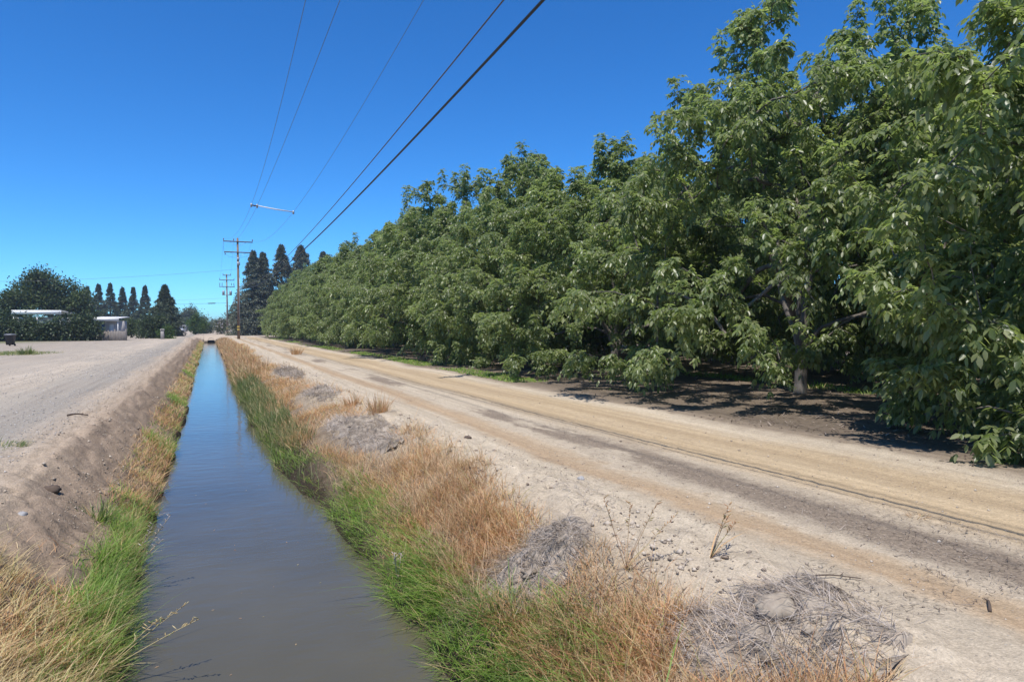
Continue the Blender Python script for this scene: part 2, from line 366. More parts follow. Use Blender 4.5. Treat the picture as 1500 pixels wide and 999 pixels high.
# ------------------------------------------------------------------ grass blades
def blade_arrays(P, H, W, az, lean, curl):
    """three-segment tapered blades: (V,Q,T)"""
    n = len(P); P = np.asarray(P, float)
    d = np.stack([np.cos(az), np.sin(az), np.zeros(n)], 1); tw = az + math.pi / 2 + rng.normal(0, .5, n)
    s = np.stack([np.cos(tw), np.sin(tw), np.zeros(n)], 1)
    rows = []
    for t, w in ((0, .8), (.38, 1.0), (.74, .7), (1.0, 0)):
        hz = H * (t * np.cos(lean) - curl * t * t * .55); hx = H * (t * np.sin(lean) + curl * t * t * .75)
        c = P + d * hx[:, None] + np.array([0, 0, 1.0]) * hz[:, None]
        if w == 0: rows.append(c[:, None, :])
        else: rows.append(np.stack([c - s * (W * w / 2)[:, None], c + s * (W * w / 2)[:, None]], 1))
    V = np.concatenate(rows, 1).reshape(-1, 3); b = np.arange(n)[:, None] * 7
    Q = np.concatenate([b + np.array([[0, 1, 3, 2]]), b + np.array([[2, 3, 5, 4]])]); T = b + np.array([[4, 5, 6]])
    return V, Q, T
def grass_object(name, mat, label, cat, chunks, kind='stuff', parent=None, lift=-.02):
    mb = MB()
    for (x, y, h, w, az, lean, curl) in chunks:
        x = np.where((x > 1.2) & (x < 4.2), xmap(x, y), x)
        P = np.stack([x, y, zf(x, y) + lift], 1)
        mb.add(*blade_arrays(P, h, w, az, lean, curl))
    o = mb.build(name, mat, parent)
    return tag(o, label, cat if parent is None else None, None, kind)
def scatter(n, xlo, xhi, ylo, yhi, dens=None, power=1.0):
    """y spread so that far ground gets fewer, wider blades"""
    u = rng.random(n); y = ylo * (yhi / ylo) ** u if power == 1.0 else ylo + (yhi - ylo) * u
    x = xlo + (xhi - xlo) * rng.random(n)
    if dens is not None:
        k = dens(x, y) > rng.random(n); x, y = x[k], y[k]
    return x, y
def shape(x, y, h, w, azc, azs, lean, curl, far=9.0):
    n = len(x); f = np.maximum(1, y / far) ** .75
    hh = h * rng.lognormal(0, .32, n); ww = w * f * rng.uniform(.6, 1.3, n)
    return (x, y, hh, ww, azc + rng.normal(0, azs, n), np.abs(rng.normal(lean, .22, n)), rng.uniform(.2, 1.0, n) * curl)
PI = math.pi
cl = lambda x, y, s, sc=1.2: fbm(x * sc, y * sc * .6, s, 3) + .5
# right bank green strip at the waterline
g = []
def d_green(x, y): return np.clip((cl(x, y, 71, .9) - .46) * 6, .03, 1) * (1 - sstep(1.68, 2.02, x + .5 * (cl(x, y, 72, .6) - .5))) * sstep(1.42, 1.55, x) * (1 - .65 * sstep(35, 60, y))
x, y = scatter(46000, 1.42, 2.4, 2.6, 110, d_green); g.append(shape(x, y, .155, .0062, PI, 1.2, .6, .8))
x, y = scatter(9000, 1.5, 2.1, 2.6, 11, lambda x, y: np.clip((cl(x, y, 77, 1.1) - .45) * 6, 0, 1)); g.append(shape(x, y, .21, .0075, PI, 1.5, .7, .9))
x, y = scatter(8500, 1.5, 2.5, 3.3, 6.4, lambda x, y: np.clip(1.5 - np.abs(x - 1.85 + .12 * (y - 4.6)) / .28 + 2.2 * (cl(x, y, 78, 1.6) - .5), 0, 1), 2); g.append(shape(x, y, .19, .0072, PI, 1.8, .65, .9))
grass_object('grass', M['green_grass'], 'bright green grass along the right waterline of the ditch', 'grass', g)
# taller reeds a little further on
g = []
x, y = scatter(15000, 1.38, 2.15, 9.5, 48, lambda x, y: np.clip((cl(x, y, 81, .5) - .3) * 4, 0, 1) * sstep(9.5, 12, y) * (1 - sstep(26, 48, y))); g.append(shape(x, y, .30, .006, PI, 1.3, .25, .5))
grass_object('reed_grass', M['reed'], 'taller dull green reeds along the right waterline beyond the lush grass', 'grass', g)
# dry straw on the right bank
g = []
MOUNDS = [(2.42, 5.0, .52, .46, .09), (2.95, 2.9, .66, .55, .02), (2.5, 12.2, .46, 2.0, .06), (2.7, 18.4, .40, 1.5, .055), (2.85, 27.5, .42, 3.2, .05)]
def off_mounds(x, y):
    k = np.ones_like(x)
    for (mx, my, ax, ay, h) in MOUNDS: k *= sstep(.75, 1.15, np.sqrt(((x - mx) / ax) ** 2 + ((y - my) / ay) ** 2))
    return k
def d_dry(x, y): return np.clip((cl(x, y, 91, .8) - .22) * 5, 0, 1) * sstep(1.72, 2.1, x + .35 * (cl(x, y, 72, .6) - .5)) * (1 - sstep(2.55, 3.1, x + 1.1 * (cl(x, y, 92, .55) - .5))) * off_mounds(x, y)
x, y = scatter(210000, 1.55, 3.6, 2.2, 120, d_dry); g.append(shape(x, y, .17, .0056, PI, 2.2, .55, .7))
x, y = scatter(14000, 1.9, 3.2, 2.2, 14, d_dry); g.append(shape(x, y, .27, .0042, PI, 2.0, .35, .5))
x, y = scatter(16000, 1.5, 2.6, 30, 120, None); g.append(shape(x, y, .38, .007, PI, 1.5, .25, .6))
grass_object('dry_grass', M['dry_grass'], 'orange brown dry grass covering the right bank of the ditch', 'dry grass', g)
# left bank
g = []
def d_lg(x, y): return np.clip((cl(x, y, 101, 1.0) - .44) * 6, .12, 1) * (1 - .5 * sstep(40, 70, y)) * sstep(-1.25, -1.0, x)
x, y = scatter(42000, -1.2, -.62, 3.2, 118, d_lg); g.append(shape(x, y, .15, .006, .1, 1.5, .55, .8))
x, y = scatter(8000, -1.0, -.6, 3.2, 9.0, lambda x, y: np.clip((cl(x, y, 105, 1.0) - .36) * 6, .05, 1)); g.append(shape(x, y, .23, .0068, .1, 1.4, .55, .8))
grass_object('grass', M['green_grass'], 'green grass overhanging the left waterline of the ditch', 'grass', g)
g = []
def d_ld(x, y): return np.clip((cl(x, y, 111, .8) - .30) * 5, .05, 1) * (1 - sstep(.55, 1.1, (-x - .62) / (.62 + 1.2 * (1 - sstep(5.5, 8.5, y)))))
x, y = scatter(100000, -2.4, -.64, 3.4, 120, d_ld); g.append(shape(x, y, .14, .0058, .2, 1.8, .6, .7))
grass_object('dry_grass', M['dry_grass'], 'reddish dry grass mixed along the left bank of the ditch', 'dry grass', g)
g = []
x, y = scatter(11000, -1.9, -.72, 4.0, 6.6, lambda x, y: np.clip((cl(x, y, 121, .9) - .3) * 5, 0, 1) * (1 - sstep(6.0, 7.2, y))); g.append(shape(x, y, .20, .005, .5, 1.5, .7, .7))
grass_object('blond_grass', M['blond_grass'], 'long blond dry grass at the near left corner of the ditch', 'dry grass', g)
# weeds at the orchard edge and on the yard
g = []
x, y = scatter(14000, 8.4, 9.7, 19, 110, lambda x, y: np.clip((cl(x, y, 131, .3) - .42) * 7, 0, 1)); g.append(shape(x, y, .10, .012, 0, 3, .6, .7))
x, y = scatter(4500, 15.2, 16.6, 8, 40, lambda x, y: np.clip((cl(x, y, 137, .4) - .35) * 7, 0, 1)); g.append(shape(x, y, .14, .014, 0, 3, .5, .7))
grass_object('weeds', M['green_grass'], 'low green weeds on the orchard floor beside the trees', 'weeds', g)
g = []
x, y = scatter(16000, -17, -8.6, 47, 60, lambda x, y: np.clip(1.3 - ((x + 14.2) / 5.2) ** 2 - ((y - 54 + .1 * (x + 14)) / 4.4) ** 2 + 1.4 * (cl(x, y, 141, .5) - .5), 0, 1), 2); g.append(shape(x, y, .10, .03, 0, 3, .5, .6, 60))
grass_object('weeds', M['reed'], 'flat patch of green weeds on the gravel yard', 'weeds', g)

# fallen leaves on the orchard floor
g = []
x, y = scatter(22000, 8.3, 24, 4, 60, lambda x, y: np.clip((cl(x, y, 195, .7) - .35) * 4, .1, 1)); g.append(shape(x, y, .085, .02, 0, 3, 1.4, .1, 14))
grass_object('leaf_litter', M['debris'], 'dry fallen leaves scattered on the orchard floor', 'leaf litter', g, lift=.008)
# grey dead stalks lying flat between the clumps
g = []
x, y = scatter(26000, 2.0, 3.9, 2.2, 40, lambda x, y: np.clip((cl(x, y, 181, 1.1) - .45) * 5, .02, 1) * (1 - sstep(3.0, 3.9, x))); g.append(shape(x, y, .14, .0038, 0, 3, 1.35, .1))
grass_object('straw_litter', M['grey_straw'], 'grey dead stalks lying flat along the right crest of the ditch', 'straw', g, lift=.008)
g = []
x, y = scatter(16000, 3.0, 6.0, 2.6, 26, lambda x, y: np.clip((cl(x, y, 191, 1.3) - .55) * 5, .02, .8) + 1.0 * np.exp(-((x - 5.1) / .32) ** 2) * (y < 14)); g.append(shape(x, y, .045, .0045, 0, 3, 1.5, .05))
grass_object('plant_debris', M['debris'], 'dark dry plant crumbs scattered over the dirt road', 'plant debris', g, lift=.008)
# loose stones and crumbs
def pebbles(x, y, r):
    n = len(x); base = np.array([(1, 0, 0), (0, 1, 0), (-1, 0, 0), (0, -1, 0), (0, 0, 1), (0, 0, -1)], float)
    F = np.array([(0, 1, 4), (1, 2, 4), (2, 3, 4), (3, 0, 4), (1, 0, 5), (2, 1, 5), (3, 2, 5), (0, 3, 5)])
    V = base[None] * r[:, None, None] * rng.uniform(.55, 1.2, (n, 6, 1)) * np.array([1, 1, .7]) + rng.normal(0, .12, (n, 6, 3)) * r[:, None, None]
    a = rng.uniform(0, 6.28, n); c, s = np.cos(a)[:, None], np.sin(a)[:, None]
    V = np.stack([V[..., 0] * c - V[..., 1] * s, V[..., 0] * s + V[..., 1] * c, V[..., 2]], -1)
    V = V + np.stack([x, y, zf(x, y) + r * .25], 1)[:, None, :]
    return V.reshape(-1, 3), (np.arange(n)[:, None, None] * 6 + F[None]).reshape(-1, 3)
x, y = scatter(34000, -9.5, -2.1, 6, 60, lambda x, y: np.clip((cl(x, y, 151, .35) - .36) * 6, .05, 1) * sstep(-9.5, -4.2, x))
v, t = pebbles(x, y, rng.lognormal(math.log(.009), .4, len(x)) * np.maximum(1, y / 18) ** .4); mb = MB(); mb.add(v, None, t)
tag(mb.build('gravel', M['gravel']), 'loose grey gravel spread on the left road edge', 'gravel', None, 'stuff')
mb = MB()
x, y = scatter(9000, -2.4, -1.0, 4.5, 40, lambda x, y: np.clip((cl(x, y, 161, .9) - .38) * 5, .04, 1)); v, t = pebbles(x, y, rng.lognormal(math.log(.008), .5, len(x))); mb.add(v, None, t)
x, y = scatter(9000, 2.5, 4.3, 2.4, 30, lambda x, y: np.clip((cl(x, y, 171, .8) - .4) * 4, .03, 1) * (1 - sstep(3.1, 4.3, x) * .8)); v, t = pebbles(x, y, rng.lognormal(math.log(.0065), .5, len(x))); mb.add(v, None, t)
x, y = scatter(1500, 2.4, 3.5, 2.4, 34, lambda x, y: np.clip((cl(x, y, 177, 1.2) - .42) * 5, .05, 1)); v, t = pebbles(x, y, rng.lognormal(math.log(.017), .45, len(x))); mb.add(v, None, t)
x, y = scatter(2500, 4.2, 8.4, 3, 30, None); v, t = pebbles(x, y, rng.lognormal(math.log(.006), .5, len(x))); mb.add(v, None, t)
tag(mb.build('earth_crumbs', M['clod']), 'crumbs of dry earth along the ditch crests and dirt road', 'earth crumbs', None, 'stuff')

# bits floating on the water
n = 36; x = rng.uniform(-.5, 1.0, n); y = 4 * (40 / 4) ** rng.random(n); a = rng.uniform(0, 6.28, n); D = np.stack([np.cos(a), np.sin(a), a * 0], 1); Sd = np.stack([-D[:, 1], D[:, 0], a * 0], 1); Lb = rng.uniform(.008, .022, n)[:, None]
C = np.stack([x, y, np.full(n, WATER_Z + .004)], 1); V = np.stack([C - D * Lb, C + Sd * Lb * .3, C + D * Lb, C - Sd * Lb * .3], 1).reshape(-1, 3)
tag(MB().add(V, np.arange(n)[:, None] * 4 + np.array([[0, 1, 2, 3]])).build('floating_debris', M['dry_grass']), 'tiny bits of dead leaf floating on the ditch water', 'debris', None, 'stuff')
# mounds of dug soil matted with grey dead straw
mlabels = ['big mound of dug soil matted with grey straw nearest the green grass', 'low flat pile of grey straw and clods at the bottom edge right of ditch',
           'grey straw mound beside the dry tuft on the right crest', 'longer grey straw mound further up the right crest', 'farthest small grey straw mound on the right crest']
for k, (mx, my, ax, ay, h) in enumerate(MOUNDS):
    z0 = float(zf(np.array(mx), np.array(my)))
    root = thing('straw_mound', mlabels[k], 'mound', (mx, my, z0), 0, 'straw matted mounds on the right crest')
    mb = MB()
    n = 46; th = np.linspace(0, 2 * PI, n, endpoint=False); rr = np.linspace(0, 1.12, 26)
    def hm(u, v):
        x = mx + u; y = my + v; r = np.sqrt((u / ax) ** 2 + (v / ay) ** 2); r = np.clip(r * (1 + 1.7 * fbm(x * 2.2, y * 2.2 / max(1, ay), 210 + k, 3)), 0, 1.12)
        dome = h * np.clip(1 - r ** 2.6, -.2, 1) * (1 + 2.2 * fbm(x * 3.4, y * 3.4, 200 + k, 3))
        lumps = .20 * fbm(x * 6.5, y * 6.5, 220 + k, 3) + .085 * fbm(x * 17, y * 17, 230 + k, 2)
        return zf(x, y) - z0 + dome + lumps * np.clip(1.15 - r, 0, 1) - .03 * sstep(.95, 1.1, r)
    U = ax * rr[:, None] * np.cos(th)[None]; Vv = ay * rr[:, None] * np.sin(th)[None]
    V = np.stack([U, Vv, hm(U, Vv)], -1).reshape(-1, 3)
    q = [(i * n + j, (i + 1) * n + j, (i + 1) * n + (j + 1) % n, i * n + (j + 1) % n) for i in range(len(rr) - 1) for j in range(n)]
    MB().add(V, q).build('soil', M['mound_soil'], root, True)
    for j in range(6 if k < 2 else 4):
        a_ = rng.uniform(0, 2 * PI); r_ = rng.uniform(.1, .95); u_, v_ = ax * r_ * math.cos(a_), ay * r_ * math.sin(a_); q_ = rng.uniform(.018, .05) * (1.5 if j == 0 else 1)
        MB().lump((u_, v_, float(hm(np.array(u_), np.array(v_))) + q_ * .25), (q_ * 1.5, q_, q_ * .6), 60 + 7 * k + j, 14, 10, .85).build('clod', M['mound_soil'], root)
    mb = MB(); ns = int(2900 * max(1, ax * ay / .3) * (1.0 if my < 8 else .55))
    r = np.sqrt(rng.random(ns)) * 1.12; t = rng.uniform(0, 2 * PI, ns); u = ax * r * np.cos(t); v = ay * r * np.sin(t)
    keep = fbm((u + mx) * 2.6, (v + my) * 2.6, 240 + k, 3) + .5 > (.45 if k < 2 else .28); u, v = u[keep], v[keep]; ns = len(u)
    f = max(1, my / 9) ** .6
    P = np.stack([u, v, hm(u, v) + .004], 1)
    flow = 1.2 * PI + 5 * fbm((u + mx) * 1.3, (v + my) * 1.3, 250 + k, 2)
    V, Q, T = blade_arrays(P, np.minimum(rng.lognormal(math.log(.16), .4, ns), .26), rng.uniform(.0024, .0045, ns) * f, flow + rng.normal(0, .9, ns), np.clip(rng.normal(1.2, .28, ns), .3, 1.6), rng.uniform(0, .5, ns))
    mb.add(V, Q, T); mb.build('dead_straw', M['grey_straw'], root)

# single tufts and stalks that can be told apart
def tuft(name, x0, y0, mat, label, cat, n, h, w, rad, lean=.4, curl=.5, group=None):
    z0 = float(zf(np.array(x0), np.array(y0)))
    r = rad * np.sqrt(rng.random(n)); t = rng.uniform(0, 2 * PI, n)
    P = np.stack([r * np.cos(t), r * np.sin(t), np.full(n, -.02)], 1)
    V, Q, T = blade_arrays(P, h * rng.lognormal(0, .3, n), w * rng.uniform(.6, 1.3, n), t + rng.normal(0, .5, n), np.abs(rng.normal(lean, .2, n)), rng.uniform(0, 1, n) * curl)
    o = MB().add(V, Q, T).build(name, mat); o.location = (x0, y0, z0)
    return tag(o, label, cat, group)
tuft('grass_tuft', 3.05, 13.3, M['dry_grass'], 'upright tan tuft on the crest behind the grey straw mound', 'grass tuft', 260, .34, .007, .2, .3)
tuft('grass_tuft', 2.95, 15.4, M['dry_grass'], 'smaller tan tuft further along the right crest', 'grass tuft', 180, .25, .008, .18, .35)
tuft('grass_tuft', 5.1, 45, M['dry_grass'], 'lone dry tuft standing on the far dirt road', 'grass tuft', 220, .5, .014, .3, .3)
tuft('grass_tuft', -2.75, 11.6, M['reed'], 'grey green tuft growing on the loose gravel', 'grass tuft', 420, .10, .010, .42, .8)
tuft('grass_tuft', -1.72, 10.0, M['reed'], 'small green tuft high on the bare left bank', 'grass tuft', 160, .16, .008, .16, .6) if False else None
tuft('grass_tuft', -1.18, 9.0, M['reed'], 'dark green tuft sticking out of the bare left slope', 'grass tuft', 120, .22, .010, .14, .6)
tuft('grass_tuft', -10.5, 52, M['reed'], 'taller dull weed at the tip of the yard weed patch', 'grass tuft', 160, .42, .03, .4, .4)
tuft('grass_tuft', 5.75, 4.05, M['dry_grass'], 'tiny orange tuft on the brown mulch strip of the road', 'grass tuft', 60, .07, .006, .07, .9)

def stalk(x0, y0, segs, label, mat, seed_mat, r=.004, leaf=None):
    z0 = float(zf(np.array(x0), np.array(y0))); root = thing('weed_stalk', label, 'weed', (x0, y0, z0))
    mb = MB(); rr = random.Random(int(abs(x0 * 100 + y0 * 7)))
    for (dx, dy, dz, bend) in segs:
        pts = [(dx * t + bend * t * t * .4 * np.sign(dx + .001), dy * t, dz * t - abs(bend) * t * t * .3) for t in np.linspace(0, 1, 7)]
        mb.tube(pts, np.linspace(r, r * .4, 7), 5); sd = MB(); sd.tube(pts[4:], np.linspace(r * .6, r * .5, 3), 4)
        for k in range(14):
            t = .62 + .38 * k / 13; i = min(int(t * 6), 5); p = np.array(pts[i]) + (np.array(pts[i + 1]) - np.array(pts[i])) * (t * 6 - i)
            d = np.array([rr.uniform(-1, 1), rr.uniform(-1, 1), rr.uniform(.2, 1)]) * .035
            sd.tube([p, p + d * .6, p + d], [.001, .0045, .001], 4)
        sd.build('seed_head', seed_mat, root)
    mb.build('stem', mat, root)
    lf = MB(); n = 4
    P = np.zeros((n, 3)); lf.add(*blade_arrays(P, rng.uniform(.2, .34, n), np.full(n, .012), rng.uniform(-.8, .8, n), rng.uniform(.3, .9, n), rng.uniform(.3, .8, n)))
    lf.build('leaf_blade', leaf or mat, root)
stalk(-.74, 7.3, [(.38, -.05, .62, .05), (.22, .12, .50, .05), (.28, -.12, .42, .1)], 'tall seeded grass stalk leaning over the water from the left bank', M['reed'], M['grey_straw'])
stalk(-.70, 5.35, [(.50, .05, .42, .1), (.58, -.2, .40, .12), (.36, -.3, .46, .06)], 'pale seeded stalks leaning over the water at the near left bank', M['blond_grass'], M['blond_grass'])
stalk(2.75, 4.15, [(.22, -.05, .50, .05), (.38, -.02, .38, .1), (.10, .1, .46, .02), (-.12, .1, .52, .02)], 'thin dry weed stalks standing between the two near straw mounds', M['dry_grass'], M['dry_grass'], .0035)
stalk(3.35, 3.95, [(.2, .05, .38, .05), (.05, -.1, .34, .05), (.3, .1, .22, .08)], 'thin brown branching weed on the bare dirt beside the near mounds', M['stick'], M['dry_grass'], .003, M['dry_grass'])
stalk(1.62, 6.3, [(-.06, -.12, .30, .0), (.05, .05, .24, .0)], 'short dead pale stub of stalks at the right waterline', M['grey_straw'], M['grey_straw'], .008)

def rock(name, x, y, r, label, cat, mat, seed):
    z = float(zf(np.array(x), np.array(y)))
    o = MB().lump((0, 0, 0), r, seed, 14, 10, .3 if r[0] < .5 else .1).build(name, mat, None, True); o.location = (x, y, z + r[2] * .35)
    return tag(o, label, cat)
rock('stone', 3.75, 6.55, (.04, .035, .028), 'small round grey stone on the pale dirt road', 'stone', M['stone'], 3)
rock('stone', -1.62, 7.75, (.045, .04, .03), 'small whitish stone on the bare left bank slope', 'stone', M['stone'], 5)
rock('dirt_clod', 3.05, 3.02, (.14, .11, .08), 'smooth pale dirt clod lying on the low straw pile', 'clod', M['soil'], 8)
rock('dirt_clod', -1.62, 9.1, (.10, .07, .05), 'dark earth clod at the edge of the left crest', 'clod', M['stick'], 12)
rock('dirt_clod', 3.55, 9.6, (.05, .07, .03), 'dark clod lying on the pale dirt near the crest', 'clod', M['stick'], 15)
def stick(x, y, L, az, r, label):
    z = float(zf(np.array(x), np.array(y))); pts = [(L * (t - .5) * math.cos(az), L * (t - .5) * math.sin(az), r + .02 * math.sin(t * 4)) for t in np.linspace(0, 1, 7)]
    mb = MB(); mb.tube(pts, np.linspace(r, r * .5, 7), 6); mb.tube([pts[4], (pts[4][0] + .12 * L * math.cos(az + .7), pts[4][1] + .12 * L * math.sin(az + .7), r * 2)], [r * .6, r * .3], 5)
    o = mb.build('stick', M['stick'], None, True); o.location = (x, y, z); tag(o, label, 'stick')
stick(-2.25, 15.0, .34, .15, .022, 'short dark stick lying on the dirt beside the gravel')
stick(4.35, 2.6, .24, .6, .010, 'small dark twig on the dirt road at right')
stick(3.75, 3.25, .45, -.3, .006, 'long thin twig lying beside the low straw pile')

# ------------------------------------------------------------------ walnut trees
def walnut_arrays(seed, ntwig=760, height=10.2, rad=5.6):
    rg = np.random.default_rng(seed)
    nodes = [np.array([0, 0, 0.])]; par = [-1]
    def chain(i, pts):
        for p in pts:
            nodes.append(np.array(p, float)); par.append(i); i = len(nodes) - 1
        return i
    lean = rg.normal(0, .06, 2); trunk = [(lean[0] * z, lean[1] * z, z) for z in (.3, .7, 1.1, 1.5)]
    top = chain(0, trunk)
    nl = 6
    for k in range(nl):
        az = 2 * PI * (k + rg.uniform(-.2, .2)) / nl; inc = rg.uniform(.45, .95) if k % 2 else rg.uniform(.2, .5)
        L = rg.uniform(4.2, 5.4) * (1.25 if inc < .5 else 1); p = np.array(trunk[-1]); pts = []; d = np.array([math.sin(inc) * math.cos(az), math.sin(inc) * math.sin(az), math.cos(inc)])
        for s in range(int(L / .5)):
            d = unit(d + rg.normal(0, .10, 3) + np.array([0, 0, .02])); p = p + d * .5; pts.append(p.copy())
        chain(top - (k % 2), pts)
    # envelope
    zr = np.array([.3, 1.2, 3, 5, 7, 8.6, 9.8, 10.6]) / 10.6 * height; rr = np.array([.92, 1.02, 1.04, .96, .74, .48, .24, .05]) * rad
    A = []
    oz, ox = rg.uniform(0, 50, 2)
    lead = [(rg.uniform(0, 2 * PI), rad * rg.uniform(.08, .62)) for _ in range(9)]
    lead = [(r_ * math.cos(a_), r_ * math.sin(a_), height * (1.05 - .24 * (r_ / rad / .62) ** 1.5) * rg.uniform(.88, 1.05)) for a_, r_ in lead]
    for (lx, ly, lz) in lead:
        for _ in range(34):
            dz = 3.6 * rg.random() ** 1.1; pr = (.40 + .52 * dz) * math.sqrt(rg.random()); a_ = rg.uniform(0, 2 * PI)
            A.append((lx + pr * math.cos(a_), ly + pr * math.sin(a_), lz - dz))
    ntwig += len(A)
    while len(A) < ntwig:
        z = .80 * height * rg.random() ** .95; az = rg.uniform(0, 2 * PI)
        lum = 1 + .62 * float(fbm(np.array(az * 1.9 + ox), np.array(z * .62 + oz), seed, 2)) 
        zmin = .2 + 1.9 * float(vnoise(np.array(az * 1.3 + ox), np.array(oz), seed + 5)) ** 1.6
        if z < zmin: continue
        if float(fbm(np.array(az * 2.6 + ox + 9), np.array(z * .9 + oz), seed + 3, 2)) < -.11: continue
        env = np.interp(z, zr, rr) * lum
        if rg.random() > env / rad + .1: continue
        r = env * (1 - .46 * rg.random() ** 1.7)
        A.append((r * math.cos(az), r * math.sin(az), z))
    for k in range(8):                                   # vigorous shoots out of the top and long arching laterals
        az = rg.uniform(0, 2 * PI); r = rad * rg.uniform(.05, .62); z = np.interp(r / rad, [0, .3, .65], [height, height * .93, height * .76]) + rg.uniform(.25, 1.25)
        for dz in (0, .45, .9): A.append((r * math.cos(az), r * math.sin(az), z - dz))
    for k in range(16):
        az = rg.uniform(0, 2 * PI); z = rg.uniform(2.5, 8.5); r0 = np.interp(z, zr, rr)
        tw = rg.uniform(.9, 1.15)
        for e in (.92, 1.04, 1.14, 1.24): A.append((r0 * e * tw * math.cos(az), r0 * e * tw * math.sin(az), z - (e - 1) * 1.2))
    for k in range(90 if seed == 11 else 0):                                   # one side sweeps low to the ground
        az = rg.normal(0, .55); r = rad * rg.uniform(.62, 1.0); A.append((r * math.cos(az), r * math.sin(az), rg.uniform(.25, 2.6)))
    A = np.array(A); A = A[np.argsort(np.linalg.norm(A - np.array([0, 0, 2.5]), axis=1))]
    N = np.array(nodes); Pn = list(par); tips = []
    start = 3
    for a in A:
        dv = a - N[start:]; dist = np.linalg.norm(dv, axis=1)
        inner = np.linalg.norm(N[start:, :2], axis=1)
        cost = dist + .25 * np.maximum(0, N[start:, 2] - a[2]) + .35 * np.maximum(0, inner - np.linalg.norm(a[:2]))
        i = int(np.argmin(cost)) + start; b = N[i]; L = np.linalg.norm(a - b)
        ns = max(2, int(L / .4)); t = np.arange(1, ns + 1) / ns
        arch = (np.sin(PI * t) * .16 * L)[:, None] * np.array([0, 0, 1.0])
        pts = b + (a - b) * t[:, None] + arch + rg.normal(0, .035 * L, (ns, 3)) * np.sin(PI * t)[:, None]
        base = len(N); N = np.concatenate([N, pts]); Pn += [i] + [base + j for j in range(ns - 1)]
        tips.append(len(N) - 1)
    Pn = np.array(Pn); cnt = np.zeros(len(N)); cnt[tips] += 1
    for i in range(len(N) - 1, 0, -1): cnt[Pn[i]] += cnt[i]
    rad_n = .0065 * np.maximum(cnt, 1) ** .47; rad_n[:5] = np.maximum(rad_n[:5], [.21, .175, .155, .15, .15])
    idx = np.arange(1, len(N)); a_, b_ = N[Pn[idx]], N[idx]; ra = np.minimum(rad_n[Pn[idx]], rad_n[idx] * 1.5); ra[:4] = rad_n[Pn[idx]][:4]; rb = rad_n[idx]
    T = unit(b_ - a_); ref = np.where(np.abs(T[:, 2:3]) < .9, np.array([[0, 0, 1.0]]), np.array([[1.0, 0, 0]])); U = unit(np.cross(T, ref)); W = np.cross(T, U)
    n = 6; an = np.arange(n) * 2 * PI / n; ring = np.cos(an)[None, :, None] * U[:, None] + np.sin(an)[None, :, None] * W[:, None]
    V = np.stack([a_[:, None] + ra[:, None, None] * ring, b_[:, None] + rb[:, None, None] * ring], 1).reshape(-1, 3)
    k = np.arange(len(idx))[:, None] * 2 * n; Q = np.concatenate([k + np.array([[i, (i + 1) % n, n + (i + 1) % n, n + i]]) for i in range(n)])
    wood = (V, Q)
    # compound leaves around the twig ends
    tips = np.array(tips); p1 = N[tips]; p0 = N[Pn[tips]]; pp = N[Pn[Pn[tips]]]
    per = 23; m = len(tips) * per
    t = np.tile(np.linspace(0, 1, per), len(tips)) + rg.normal(0, .04, m); ti = np.repeat(np.arange(len(tips)), per)
    q = np.where((t < .45)[:, None], pp[ti] + (p0 - pp)[ti] * (t / .45)[:, None], p0[ti] + (p1 - p0)[ti] * ((t - .45) / .55)[:, None])
    td = unit(p1 - p0)[ti]
    rd = unit(rg.normal(0, 1, (m, 3)) + np.array([0, 0, .25])); rd = unit(rd - td * (rd * td).sum(1, keepdims=True) * .8)
    d = unit(rd * .9 + td * (.25 + .8 * np.clip(t, 0, 1)[:, None]))
    L = rg.uniform(.17, .36, m); up = np.array([0, 0, 1.0])
    side = unit(np.cross(d, up) + rg.normal(0, .12, (m, 3))); droop = rg.uniform(.35, .9, m)
    cen = []; ldir = []; llen = []
    for s, sg in ((.35, 1), (.35, -1), (.65, 1), (.65, -1), (.95, 1), (.95, -1), (1.0, 0)):
        c = q + d * (L * s)[:, None] - up * (droop * L * s * s * .8)[:, None]
        tang = unit(d - up * (droop * 1.4 * s)[:, None])
        ld = unit(side * sg * .85 + tang * (.55 if sg else 1.0) - up * rg.uniform(.15, .75, m)[:, None] + rg.normal(0, .12, (m, 3)))
        cen.append(c); ldir.append(ld); llen.append(rg.uniform(.085, .15, m) * (1.12 if sg == 0 else (.8 if s < .5 else 1)))
    C = np.concatenate(cen); D = np.concatenate(ldir); LL = np.concatenate(llen); k = len(C)
    nrm = up - D * D[:, 2:3] + rg.normal(0, .35, (k, 3)); nrm = unit(nrm - D * (nrm * D).sum(1, keepdims=True)); S2 = np.cross(D, nrm)
    w = LL * rg.uniform(.20, .29, k); f = .16 * w
    def pt(s, sd, hh): return C + D * (LL * s)[:, None] + S2 * (w * sd)[:, None] + nrm * (hh)[:, None] - up * (LL * s * s * .14)[:, None]
    V = np.stack([pt(0, 0, 0 * f), pt(.33, .95, f), pt(.68, .8, f), pt(1, 0, 0 * f), pt(.68, -.8, f), pt(.33, -.95, f)], 1).reshape(-1, 3)
    b = np.arange(k)[:, None] * 6; Q = np.concatenate([b + np.array([[0, 1, 2, 3]]), b + np.array([[0, 3, 4, 5]])])
    return wood, (V, Q)
protos = []
for s in (11, 23, 37):
    (wv, wq), (lv, lq) = walnut_arrays(s)
    wm = mesh_arrays('trunk', wv, wq, smooth=True); wm.materials.append(M['bark'])
    lm = mesh_arrays('crown', lv, lq); lm.materials.append(M['walnut_leaf'])
    protos.append((wm, lm))
ORD = ['first', 'second', 'third', 'fourth', 'fifth', 'sixth', 'seventh', 'eighth', 'ninth', 'tenth', 'eleventh', 'twelfth', 'thirteenth', 'fourteenth', 'fifteenth', 'sixteenth', 'seventeenth', 'eighteenth']
